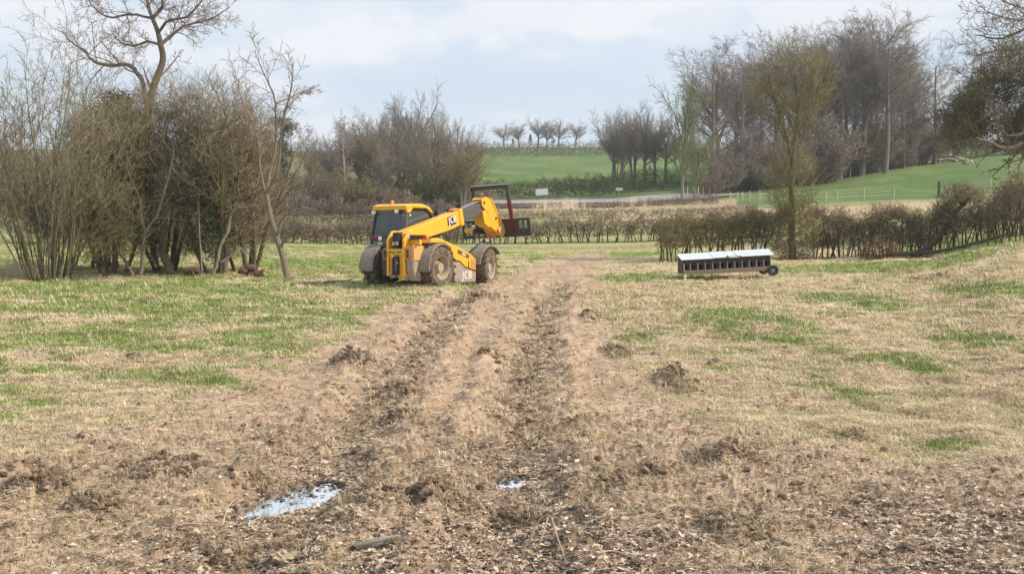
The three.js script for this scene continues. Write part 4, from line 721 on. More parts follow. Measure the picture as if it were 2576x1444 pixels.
// --- left: slender grey ash
{
  const rng = mulberry(17), d = 34.2, T = newT(), o = style('ash', { kids: [0, 13, 6, 5], ratio: [0.5, 0.30, 0.5, 0.55], tip: 0.0065, gnarl: [0.1, 0.25, 0.32, 0.35, 0.2], up: [0.06, 0.05, -0.02, -0.06, -0.1], from: [0.3, 0.3, 0.15, 0.1] });
  const f = foot(728, d);
  T.trunk.tube(curve([f.clone().add(V(0.02, -0.1, 0)), pixel(722, 690, d), pixel(712, 645, d), pixel(694, 590, d), pixel(679, 535, d), pixel(670, 478, d)], 20), Array.from({ length: 21 }, (_, k) => lerp(0.15, 0.075, Math.pow(k / 20, 0.6))), 9);
  limb(T, rng, [[672, 490], [680, 430, 0.2], [694, 370, 0.3], [694, 300, 0.2], [690, 240, 0.1], [664, 185, 0], [642, 128, 0]], d, 0.06, 0.012, o, 1);
  limb(T, rng, [[672, 490], [700, 420, -0.3], [706, 350, -0.4], [716, 290, -0.6], [735, 215, -0.7], [735, 160, -0.7]], d, 0.055, 0.012, o, 1);
  limb(T, rng, [[676, 520], [660, 450, 0.4], [650, 380, 0.7], [636, 310, 0.8], [608, 250, 0.9], [600, 200, 1]], d, 0.045, 0.01, o, 1);
  limb(T, rng, [[692, 262], [730, 245, 0.2], [762, 232, 0.4], [792, 222, 0.5]], d, 0.022, 0.01, o, 1);
  limb(T, rng, [[698, 600], [705, 560, -0.2], [730, 535, -0.3], [770, 522, -0.3], [800, 528, -0.3]], d, 0.035, 0.014, o, 2);
  limb(T, rng, [[705, 625], [716, 600, -0.2], [720, 575, -0.3]], d, 0.05, 0.02, o, 2);
  plant('ash_tree', 'slender grey-barked ash with a smooth leaning trunk near the telehandler', 'tree', T, B.ash, B.ashTwig);
}
// --- right: hawthorn with a rounded top standing in the hedge
{
  const rng = mulberry(23), d = 46.5, T = newT(), o = style('ash', { kids: [0, 12, 6, 5], ratio: [0.5, 0.42, 0.5, 0.5], tip: 0.010, gnarl: [0.1, 0.25, 0.3, 0.3, 0.2] });
  const f = foot(1992, d);
  T.trunk.tube(curve([f.clone().add(V(0, -0.1, 0)), pixel(1990, 600, d), pixel(1992, 520, d), pixel(1988, 450, d), pixel(1990, 410, d)], 18), Array.from({ length: 19 }, (_, k) => lerp(0.18, 0.10, k / 18)), 9);
  limb(T, rng, [[1990, 420], [1980, 360, 0.3], [1962, 300, 0.5], [1945, 245, 0.6], [1930, 190, 0.8]], d, 0.09, 0.03, o, 1);
  limb(T, rng, [[1990, 420], [2000, 340, -0.2], [2004, 270, -0.3], [2000, 190, -0.3]], d, 0.09, 0.03, o, 1);
  limb(T, rng, [[2000, 345], [2035, 290, 0.4], [2062, 235, 0.6], [2075, 190, 0.8]], d, 0.06, 0.02, o, 1);
  for (const [px, py, rx, ry, n] of [[1925, 200, 0.8, 0.9, 190], [1980, 160, 0.9, 0.8, 190], [2045, 185, 0.8, 1.0, 190], [1950, 260, 1.0, 0.8, 120], [2035, 270, 0.85, 0.8, 110], [1975, 125, 1.0, 0.5, 70], [2072, 235, 0.6, 0.9, 60], [1895, 245, 0.5, 0.8, 60], [1990, 340, 1.1, 1.0, 110], [1985, 410, 0.9, 0.9, 120]]) sprays(T.crown, rng, pixel(px, py, d + R(rng, -0.7, 0.7)), [rx, ry, 1.0], n, 0.62, 0.010, { out: 0.6, up: 0.6, shell: 1.1, side: 4 });
  sprays(T.crown, rng, pixel(1985, 290, d), [1.2, 0.7, 1.1], 240, 0.5, 0.011, { out: 0.7, up: 0.4 });
  sprays(T.crown, rng, pixel(1992, 480, d), [1.0, 1.4, 0.8], 620, 0.7, 0.010, { out: 0.6, up: 0.6, side: 3 });
  sprays(T.crown, rng, pixel(1995, 590, d), [1.0, 1.3, 0.8], 1100, 0.6, 0.012, { out: 0.6, up: 0.5, side: 3 });
  plant('hawthorn_tree', 'hawthorn with round olive-brown top growing up through the cut hedge', 'tree', T, B.moss, B.olive);
}
// --- far right: spreading dark oak whose trunk stands outside, and a bare crown above it
{
  const rng = mulberry(31), d = 58, T = newT(), o = style('oak', { kids: [0, 8, 6, 4], ratio: [0.5, 0.35, 0.45, 0.5], tip: 0.015 }), f = foot(2760, d);
  T.trunk.tube(curve([f.clone().add(V(0, -0.2, 0)), pixel(2750, 420, d), pixel(2740, 330, d), pixel(2735, 240, d), pixel(2700, 160, d)], 16), Array.from({ length: 17 }, (_, k) => lerp(0.55, 0.2, k / 16)), 10);
  limb(T, rng, [[2735, 330], [2650, 330, -1], [2575, 358, -2], [2522, 372, -2.5], [2488, 358, -2.8], [2452, 345, -3]], d, 0.16, 0.04, o, 1);
  limb(T, rng, [[2735, 300], [2640, 300, -1.5], [2560, 338, -2.4], [2530, 340, -2.6]], d, 0.12, 0.04, o, 1);
  limb(T, rng, [[2735, 260], [2620, 220, 0], [2500, 200, 0.5], [2420, 220, 1]], d, 0.14, 0.04, o, 1);
  limb(T, rng, [[2740, 380], [2620, 392, -0.5], [2560, 380, -0.8], [2540, 392, -1]], d, 0.08, 0.03, o, 1);
  const CL = []; for (let k = 0; k < 170; k++) { const u = rng(), px = lerp(2385, 2720, u), top = lerp(250, 108, sstep(0, 0.45, u)), py = lerp(top + 18, 352, rng()); CL.push([px, py, R(rng, 0.5, 1.1), R(rng, 0.35, 0.8), 110, R(rng, -2, 2)]); }
  for (const [px, py, rx, ry, n, dz] of CL) sprays(T.crown, rng, pixel(px, py, d + dz), [rx, ry, 0.8], n * 0.6, 0.5, 0.012, { out: 0.6, up: 0.15, shell: 0.8 });
  const g = plant('oak_tree', 'wide dark olive oak crown with pale arching limbs reaching over the hill', 'tree', T, B.ash, B.oakLeafDark);
  const L = new Tubes(); for (const [px, py, rx, ry, n, dz] of CL) { const c = pixel(px, py, d + dz); for (let k = 0; k < n; k++) { const v = rand3(rng); L.leaf(c.x + v.x * rx, c.y + v.y * ry, c.z + v.z * 0.8, R(rng, 0.03, 0.065), rng); } }
  part(g, 'foliage', L.geometry(), B.oakLeaf);
  const U = newT(), d2 = 61, w = style('oak', { kids: [0, 9, 6, 5], ratio: [0.5, 0.33, 0.45, 0.5], tip: 0.014, fall: 0.1 });
  const f2 = foot(2860, d2);
  U.trunk.tube(curve([f2.clone().add(V(0, -0.2, 0)), pixel(2850, 300, d2), pixel(2820, 120, d2), pixel(2760, 40, d2)], 12), Array.from({ length: 13 }, (_, k) => lerp(0.6, 0.25, k / 12)), 9);
  limb(U, rng, [[2770, 60], [2680, 100, -0.4], [2590, 70, -0.8], [2520, 96, -1], [2450, 88, -1.2]], d2, 0.15, 0.03, w, 1);
  limb(U, rng, [[2760, 40], [2660, 30, 0.4], [2570, 20, 0.8], [2500, -8, 1]], d2, 0.14, 0.03, w, 1);
  limb(U, rng, [[2700, 80], [2620, 40, -0.8], [2560, 50, -1.2], [2480, 30, -1.5]], d2, 0.1, 0.03, w, 1);
  limb(U, rng, [[2680, 100], [2600, 120, 0.8], [2520, 125, 1.2], [2450, 140, 1.5]], d2, 0.1, 0.03, w, 1);
  plant('oak_tree', 'bare dark oak branches reaching in above the olive crown', 'tree', U, B.oak, B.oak);
}

// --- woods beyond: a few grown trees of each kind, copied
const topAt = (px, py, d, f) => (pixel(px, py, d).y - f.y);
const KINDS = {}, FARLIME = style('lime', { tip: 0.018, seg: [9, 5, 3, 1, 1], kids: [24, 9, 8, 6], gnarl: [0.05, 0.2, 0.25, 0.25, 0.2], ang: [0.95, 0.8, 0.8, 0.75], ratio: [0.34, 0.48, 0.5, 0.62], fall: 0.2, up: [0.05, 0.07, 0.05, 0.03, 0.02] }), FARROUND = style('round', { tip: 0.013, seg: [5, 5, 3, 1, 1], kids: [15, 9, 8, 6], gnarl: [0.1, 0.2, 0.25, 0.25, 0.2], ang: [0.85, 0.65, 0.65, 0.6], up: [0.06, 0.035, 0.03, 0.02, 0], from: [0.45, 0.2, 0.15, 0.1], ratio: [0.72, 0.42, 0.48, 0.6] });
function kind(name, label, category, build, bark, twig) {          // several individuals of one kind
  KINDS[name] = build.map((mk, i) => { const T = newT(), rng = mulberry(900 + i * 17 + name.length * 31); const H = mk(T, rng); return { trunk: T.trunk.geometry(), crown: T.crown.geometry(), H, bark, twig }; });
}
const one = (o, H, r) => (T, rng) => { grow(T, rng, V(0, -0.1, 0), V(0.03, 1, 0.02).normalize(), H, r, 0, o); return tall(T); };
const tall = (T) => { const y = []; for (let i = 1; i < T.crown.p.length; i += 3) y.push(T.crown.p[i]); y.sort((a, b) => a - b); return y[Math.floor(y.length * 0.992)]; };
const many = (o, H, r, n, spread) => (T, rng) => { for (let k = 0; k < n; k++) { const az = k * 2.4 + rng(), q = R(rng, 0.4, 1) * spread; grow(T, rng, V(Math.cos(az) * 0.3, -0.1, Math.sin(az) * 0.3), V(Math.cos(az) * q, 1, Math.sin(az) * q).normalize(), H * R(rng, 0.75, 1.05), r * R(rng, 0.7, 1), 0, o); } return tall(T); };
kind('lime_tree', '', '', [one(FARLIME, 22, 0.42), one(style('round', { ...FARROUND, tip: 0.018, kids: [18, 9, 8, 6], ratio: [0.55, 0.42, 0.48, 0.6], ang: [0.7, 0.6, 0.6, 0.6], from: [0.5, 0.2, 0.15, 0.1] }), 13, 0.4), one(style('lime', { ...FARLIME, kids: [20, 9, 8, 7], ratio: [0.45, 0.45, 0.5, 0.62], from: [0.3, 0.15, 0.1, 0.1] }), 20, 0.45)], B.grey, B.purple);
kind('bare_tree', '', '', [one(FARROUND, 6, 0.3), one(style('round', { ...FARROUND, ang: [0.7, 0.6, 0.6, 0.6] }), 6.5, 0.32), many(style('round', { ...FARROUND, kids: [9, 7, 6, 6], ratio: [0.5, 0.42, 0.5, 0.6] }), 9, 0.2, 4, 0.3)], B.grey, B.greyTwig);
kind('birch_tree', '', '', [one(STYLE.birch, 11, 0.16), one(style('birch', { from: [0.4, 0.2, 0.15, 0.1] }), 11, 0.15)], B.birch, B.birchTwig);
kind('shrub', '', '', [many(style('shrub', { tip: 0.018, seg: [4, 3, 1, 1], kids: [10, 9, 8, 0] }), 3.2, 0.06, 5, 0.6), many(style('shrub', { tip: 0.018, seg: [4, 3, 1, 1], kids: [10, 9, 8, 0] }), 3.0, 0.06, 5, 0.85)], B.hedge, B.purple);
kind('budding_tree', '', '', [(T, rng) => { const h = one(style('round', { kids: [16, 8, 6, 4], from: [0.15, 0.15, 0.15, 0.1], ratio: [0.7, 0.42, 0.5, 0.6], ang: [0.6, 0.55, 0.6, 0.55], tip: 0.018 }), 8, 0.28)(T, rng); for (let k = 0; k < 3200; k++) { const v = rand3(rng); T.crown.leaf(v.x * 3.4, h * 0.58 + v.y * h * 0.4, v.z * 3.4, R(rng, 0.05, 0.1), rng); } return h; }], B.ash, B.budGreen);
kind('conifer', '', '', [(T, rng) => { T.trunk.tube([V(0, -0.1, 0), V(0, 9, 0)], [0.18, 0.03], 6); for (let k = 0; k < 3200; k++) { const y = 1.2 + 7.8 * Math.sqrt(rng()) * 1, q = (1 - (y - 1.2) / 8.4) * 2 * Math.sqrt(rng()) * (1 + 0.4 * Math.sin(y * 4)), az = rng() * 6.28; T.crown.twig(Math.cos(az) * q, y, Math.sin(az) * q, Math.cos(az) * 0.45, R(rng, -0.2, 0.2), Math.sin(az) * 0.45, 0.035); } return 9; },
  (T, rng) => { T.trunk.tube([V(0, -0.1, 0), V(0.3, 5, 0), V(0.2, 9, 0)], [0.22, 0.16, 0.05], 6); for (let b = 0; b < 16; b++) { const c = V(R(rng, -1.8, 1.8), R(rng, 4.5, 9.2), R(rng, -1.6, 1.6)); T.crown.twig(0.2, c.y - 0.4, 0, c.x, 0.4, c.z, 0.06); for (let k = 0; k < 220; k++) { const v = rand3(rng), e = rand3(rng); T.crown.twig(c.x + v.x * 1.0, c.y + v.y * 0.5, c.z + v.z * 0.9, e.x * 0.4, e.y * 0.4 + 0.1, e.z * 0.4, 0.035); } } return 9.6; }], B.darkBark, B.pine);
let turnSeed = mulberry(77);
function setTree(name, kindName, variant, px, d, top, label, group, wide = 1, category = 'tree', twig) {
  const k = KINDS[kindName][variant % KINDS[kindName].length], f = foot(px, d), s = Math.max(0.15, topAt(px, top, d, f) / k.H), g = thing(name, label, category, [f.x, f.y, f.z], group);
  part(g, 'trunk', k.trunk, barked(k.bark)); part(g, 'crown', k.crown, twig ?? k.twig);
  g.scale.set(s * wide, s, s * wide); g.rotation.y = turnSeed() * 6.28; return g;
}
// middle wood
setTree('birch_tree', 'birch_tree', 0, 872, 106, 284, 'white-trunked birch with drooping twigs, taller of the two birches', null);
setTree('birch_tree', 'birch_tree', 1, 762, 112, 306, 'small white-trunked birch beside the dark pine', null, 0.9);
setTree('pine_tree', 'conifer', 1, 722, 108, 296, 'dark green pine behind the grey ash', null);
setTree('pine_tree', 'conifer', 0, 966, 132, 326, 'dark conifer tip showing over the brown wood', null, 0.8);
setTree('evergreen_tree', 'conifer', 1, 268, 60, 228, 'dark evergreen crown behind the coppice and thicket', null, 1.3);
setTree('bare_tree', 'bare_tree', 0, 1050, 126, 232, 'tall round-headed bare tree above the middle wood', null, 0.62);
[[920, 122, 292], [945, 116, 310], [985, 120, 300], [1010, 112, 330], [1085, 118, 296], [1118, 113, 290], [1150, 118, 302], [1178, 110, 345], [905, 118, 325], [1040, 110, 360], [1090, 108, 365], [960, 108, 370], [830, 128, 340], [790, 132, 345], [850, 122, 360], [700, 122, 360], [650, 126, 350], [590, 128, 345], [1005, 124, 288], [935, 128, 286]].forEach(([px, d, top], i) =>
  setTree('wood_tree', 'bare_tree', i % 5 === 4 ? 2 : i % 2, px, d, top, 'grey-brown bare tree in the middle wood behind the telehandler', 'trees of the middle wood', 0.8, 'tree', i % 3 === 1 ? B.oliveGrey : B.greyTwig));
setTree('wood_tree', 'bare_tree', 2, 1165, 104, 372, 'low bare tree leaning out at the edge of the middle wood', null, 1.3, 'tree', B.thorn);
for (let i = 0; i < 26; i++) { const r = mulberry(i * 7 + 3), px = 700 + i * 19 + r() * 16, d = 100 + r() * 22; setTree('understorey_shrub', 'shrub', i, px, d, R(r, 418, 462), 'brown leafless shrub filling the foot of the middle wood', 'shrubs under the middle wood', 1.15, 'shrub', i % 3 ? B.hedge : B.hedgeGreen); }
// skyline trees on the hill
[[1268, 430, 314], [1305, 440, 308], [1352, 436, 298], [1374, 436, 312], [1404, 438, 302], [1445, 434, 306]].forEach(([px, d, top], i) => setTree('skyline_tree', 'bare_tree', i % 2, px, d, top, 'small pale bare tree standing on the hill crest', 'trees on the hill crest', 1.15));
[[1333, 432, 338], [1390, 436, 344], [1290, 432, 348]].forEach(([px, d, top], i) => setTree('skyline_conifer', 'conifer', i, px, d, top, 'small dark conifer between the bare trees on the hill crest', 'conifers on the hill crest', 1));
// thin trees at the near corner of the right wood
[[1538, 176, 292], [1565, 170, 300], [1592, 180, 270], [1618, 172, 276], [1645, 178, 290], [1550, 190, 300], [1670, 185, 300]].forEach(([px, d, top], i) => setTree('field_tree', 'bare_tree', i, px, d, top, 'thin dark bare tree at the hedge end below the green hill', 'thin trees at the hedge end', 0.85));
setTree('budding_tree', 'budding_tree', 0, 1712, 138, 203, 'green-tinged budding tree at the corner of the big wood', null, 0.62);
setTree('budding_tree', 'budding_tree', 0, 1742, 132, 330, 'low green-tinged tree in front of the big wood', null, 0.9);
// the tall wood
[[1786, 150, 92, 0], [1812, 168, 150, 1], [1862, 160, 118, 2], [1842, 178, 140, 1], [1905, 172, 130, 0], [1940, 165, 82, 2], [1975, 182, 120, 1], [2028, 172, 76, 0], [2052, 186, 96, 2], [2080, 178, 84, 1], [2104, 174, 52, 0], [2132, 186, 60, 2], [2158, 178, 46, 1], [2196, 182, 24, 0], [2216, 176, 44, 2], [2240, 192, 100, 1], [2262, 186, 150, 0], [2286, 198, 180, 2], [2300, 206, 170, 1], [1890, 184, 150, 0], [2010, 192, 110, 1], [2120, 200, 90, 0], [2180, 198, 80, 2]].forEach(([px, d, top, v]) =>
  setTree('lime_tree', 'lime_tree', v, px, d, top, 'tall bare lime tree in the big wood on the hillside', 'tall trees of the big wood', 1.08, 'tree', v === 1 ? B.greyTwig : B.purple));
for (let i = 0; i < 60; i++) { const r = mulberry(i * 13 + 5), u = r(), px = 1760 + 560 * u, d = lerp(140, 196, u) + 14 * r() - 4, base = pixel(px, 0, d), f = foot(px, d); const y = lerp(430, 370, u) - 110 * Math.pow(r(), 1.5) * (u > 0.2 ? 1 : 0.6); setTree('wood_shrub', 'shrub', i, px, d, y, 'purple-brown leafless shrub at the edge of the big wood', 'undergrowth of the big wood', 1.1, 'shrub', [B.purple, B.thornRed, B.greyTwig, B.hedge][i % 4]); }
[[2150, 190, 330], [2275, 196, 260], [1880, 160, 400], [2050, 182, 300]].forEach(([px, d, top], i) => setTree('wood_evergreen', 'conifer', i, px, d, top, 'dark evergreen among the bare trunks of the big wood', 'evergreens in the big wood', 1.3));
setTree('lone_oak', 'lime_tree', 2, 2338, 196, 108, 'bare oak with a clean pale trunk standing in the pasture edge', null, 1.05, 'tree', B.greyTwig);
setTree('lone_oak', 'lime_tree', 0, 2442, 208, 78, 'bare tree whose trunk shows under the olive crown', null, 0.9, 'tree', B.greyTwig);
setTree('lone_oak', 'bare_tree', 1, 2532, 212, 250, 'broad bare tree on the pasture crest beneath the olive crown', null, 1, 'tree');
for (let i = 0; i < 16; i++) { const r = mulberry(i * 19 + 2), px = 2300 + i * 24, d = 212 + r() * 20; setTree('crest_shrub', 'shrub', i, px, d, R(r, 318, 352), 'grey leafless shrub along the top of the green pasture', 'shrubs along the pasture top', 1.3, 'shrub', i % 2 ? B.greyTwig : B.purple); }

// --- hedges
function hedge(name, label, pts, o) {       // pts: [px, depth, height] along the line; stems below, a mass of cut twigs above
  const rng = mulberry(o.seed), g = thing(name, label, 'hedge', [0, 0, 0]), tw = new Tubes(), A = pts.map(([px, d, h]) => ({ f: foot(px, d), h }));
  let total = 0; const seg = []; for (let k = 1; k < A.length; k++) { const l = A[k].f.distanceTo(A[k - 1].f); seg.push(l); total += l; }
  const at = (s) => { let k = 0; while (k < seg.length - 1 && s > seg[k]) s -= seg[k++]; const t = clamp01(s / seg[k]); return { p: A[k].f.clone().lerp(A[k + 1].f, t), h: lerp(A[k].h, A[k + 1].h, t) }; };
  const nst = Math.min(o.stems ?? 0, 160), sg = [];
  for (let k = 0; k < nst; k++) {
    const q = at((k + rng()) / nst * total), x = q.p.x, z = q.p.z + R(rng, -0.2, 0.2), T = new Tubes(), p = V(x, groundAt(x, z) - 0.05, z), lean = V(R(rng, -0.3, 0.3), 1, R(rng, -0.2, 0.2)), a = p.clone().addScaledVector(lean, q.h * 0.35).add(V(R(rng, -0.1, 0.1), 0, 0)), b = p.clone().addScaledVector(lean, q.h * 0.75).add(V(R(rng, -0.25, 0.25), 0, 0));
    const r = R(rng, 0.6, 1.3) * (o.stemR ?? 0.035); T.tube([p, a, b], [r, r * 0.85, r * 0.5], 5); part(g, 'stem', T.geometry(), rng() < 0.3 ? B.darkBark : o.bark ?? B.mossBark);
  }
  for (let k = 0; k < o.n; k++) {
    const s = rng() * total, q = at(s), wob = 0.97 + 0.2 * noiseA(s * 0.5, o.seed) + 0.13 * noiseB(s * 2.2, o.seed) + 0.08 * noiseA(s * 6, o.seed + 3), lo = o.lo ?? 0.1, t = lo + (1 - lo) * Math.pow(rng(), o.bias ?? 0.8), w = o.w * Math.sqrt(1 - Math.pow(Math.abs(2 * t - 1.05), 3) * 0.6);
    if (o.gap && noiseB(s * 0.55 + 3, t * 1.6) > o.gap + 0.5 * rng()) continue;
    const x = q.p.x + R(rng, -0.15, 0.15), z = q.p.z + (rng() - 0.5) * w, y = groundAt(x, z) + q.h * wob * t, e = rand3(rng); e.y += 0.35; e.normalize();
    const l = o.len * R(rng, 0.6, 1.35);
    tw.twig(x, y, z, e.x * l, e.y * l, e.z * l, o.r);
    for (let j = 0; j < (o.side ?? 2); j++) { const u = rand3(rng).add(e).normalize().multiplyScalar(l * R(rng, 0.35, 0.7)), v = R(rng, 0.2, 0.8); tw.twig(x + e.x * l * v, y + e.y * l * v, z + e.z * l * v, u.x, u.y, u.z, o.r * 0.75); }
  }
  part(g, 'twigs', tw.geometry(), o.m);
  if (o.leaves) { const lf = new Tubes(); for (let k = 0; k < o.leaves; k++) { const q = at(rng() * total), t = rng(), x = q.p.x, z = q.p.z + (rng() - 0.5) * o.w; lf.leaf(x, groundAt(x, z) + q.h * (0.1 + 0.8 * t), z, o.leafS ?? 0.05, rng); } part(g, 'foliage', lf.geometry(), B.hedgeGreen); }
  return g;
}
hedge('field_hedge', 'flail-cut thorn hedge on bare stems behind the livestock feeder', [[1655, 44, 1.75], [1720, 45.5, 1.85], [1820, 46.5, 1.9], [1930, 47.5, 1.95]], { seed: 1, n: 4300, w: 1.0, lo: 0.33, len: 0.3, r: 0.011, stems: 34, stemR: 0.045, m: B.olive, side: 3, leaves: 300, leafS: 0.035 });
hedge('field_hedge', 'ragged thorn hedge with gaps running up the bank past the hawthorn', [[2040, 47, 2.2], [2120, 46.5, 2.15], [2230, 46, 2.05], [2320, 45, 2.2], [2400, 44.2, 2.2], [2480, 43.6, 1.9], [2575, 43, 1.9], [2700, 42.5, 1.9]], { seed: 2, n: 10500, w: 1.2, lo: 0.16, len: 0.36, r: 0.011, stems: 90, stemR: 0.035, m: B.hedgeBrown, side: 3, gap: 0.18, bias: 0.75 });
hedge('field_hedge', 'reddish hedge end with lone bushes above the grassy bank', [[2480, 41, 2.4], [2540, 40.5, 2.5], [2620, 40, 2.4]], { seed: 12, n: 900, w: 0.9, lo: 0.3, len: 0.32, r: 0.010, stems: 12, stemR: 0.035, m: B.thornRed, side: 3, gap: 0.2, bias: 0.6 });
hedge('field_hedge', 'low clipped hedge across the field behind the fork frame', [[1180, 66, 1.45], [1330, 67, 1.5], [1480, 68, 1.55], [1660, 68, 1.6], [1980, 69, 1.7]], { seed: 3, n: 5600, w: 1.1, lo: 0.2, len: 0.36, r: 0.015, stems: 70, stemR: 0.045, m: B.hedge, side: 3 });
hedge('field_hedge', 'low clipped hedge behind the cab and the grey ash', [[560, 62, 1.3], [700, 62, 1.25], [860, 63.5, 1.2], [1020, 65, 1.3], [1180, 66, 1.4]], { seed: 4, n: 5600, w: 1.2, lo: 0.05, len: 0.36, r: 0.015, stems: 40, stemR: 0.04, m: B.hedge, side: 3 });
hedge('field_hedge', 'bramble-brown hedge above the clipped hedge behind the cab', [[600, 78, 2.1], [760, 79, 2.1], [920, 80, 2.0], [1090, 82, 1.9], [1240, 84, 1.7]], { seed: 5, n: 7000, w: 1.6, lo: 0.02, len: 0.42, r: 0.018, m: B.purple, side: 3 });
hedge('field_hedge', 'brown clipped hedge below the middle wood', [[560, 98, 2.1], [760, 99, 2.0], [900, 100, 1.95], [1060, 101, 1.7]], { seed: 6, n: 4200, w: 1.8, lo: 0.02, len: 0.5, r: 0.022, m: B.hedge, side: 3 });
hedge('field_hedge', 'green-brown hedge curving beside the road behind the boom', [[930, 112, 1.2], [1010, 113, 2.2], [1090, 115, 2.8], [1180, 118, 2.6], [1230, 120, 2.0]], { seed: 7, n: 2200, w: 2.2, lo: 0.02, len: 0.5, r: 0.024, m: B.olive, side: 3, leaves: 2600, leafS: 0.09 });
hedge('field_hedge', 'dark brown hedge in front of the pale road', [[1190, 108, 0.4], [1330, 109, 0.28], [1440, 110, 0.3], [1600, 112, 0.45], [1800, 116, 0.9]], { seed: 8, n: 3600, w: 2.4, lo: 0.02, len: 0.42, r: 0.022, m: B.purple, side: 2, gap: 0.45 });
hedge('field_hedge', 'thin brown hedge between the clipped hedge and the road', [[1220, 90, 0.75], [1380, 91, 0.6], [1500, 92, 0.7], [1660, 93, 0.55], [1900, 95, 0.7]], { seed: 14, n: 2400, w: 1.2, lo: 0.02, len: 0.36, r: 0.018, m: B.hedge, side: 2, gap: 0.4 });
hedge('field_hedge', 'dark green roadside hedge climbing towards the thin trees', [[1215, 146, 2.6], [1300, 148, 2.3], [1380, 150, 2.5], [1460, 153, 2.8], [1540, 158, 3.2], [1640, 164, 3.4], [1720, 166, 2.8]], { seed: 9, n: 4200, w: 2.5, lo: 0.02, len: 0.55, r: 0.03, m: B.hedgeGreen, side: 2, leaves: 5200, leafS: 0.12 });
hedge('field_hedge', 'long tall hedge along the top of the green hill', [[1000, 326, 4.2], [1190, 328, 4.1], [1330, 332, 4.2], [1420, 332, 4.0], [1520, 336, 4.2], [1700, 340, 4.6], [1900, 345, 5]], { seed: 10, n: 5200, w: 4, lo: 0.02, len: 1.0, r: 0.055, m: B.hedge, side: 2, leaves: 5000, leafS: 0.2 });
hedge('field_hedge', 'dark hedge along the crest above the middle wood', [[200, 300, 4.5], [500, 305, 4.5], [780, 310, 4.5], [1000, 326, 4.2]], { seed: 11, n: 4200, w: 4, lo: 0.02, len: 1.0, r: 0.06, m: B.purple, side: 2 });
// tall dead reeds beside the road
for (const [x0, x1, d, h, n, s, label] of [[1330, 1500, 108, 1.2, 800, 1, 'pale dead reeds beside the road'], [735, 880, 73, 0.9, 700, 2, 'pale dead reeds in front of the bramble hedge'], [-40, 190, 36, 0.6, 900, 3, 'pale dead grass standing round the coppice foot'], [1560, 1640, 116, 1.0, 500, 4, 'pale dead reeds by the road bend']]) {
  const rng = mulberry(s + 500), T = new Tubes(); for (let k = 0; k < n; k++) { const u = (rng() + rng() + rng()) / 3, f = foot(lerp(x0, x1, u) + 30 * noiseA(u * 6, s), d + R(rng, -6, 6) * d / 108); if (noiseB(f.x * 0.7, f.z * 0.7) < -0.25) continue; T.twig(f.x, f.y - 0.02, f.z, R(rng, -0.25, 0.25) * h, h * R(rng, 0.15, 1.15), R(rng, -0.2, 0.2) * h, 0.006 * d / 34 + 0.004); }
  single('dead_reeds', T.geometry(), B.reed, label, 'reeds', null, 'stuff');
}
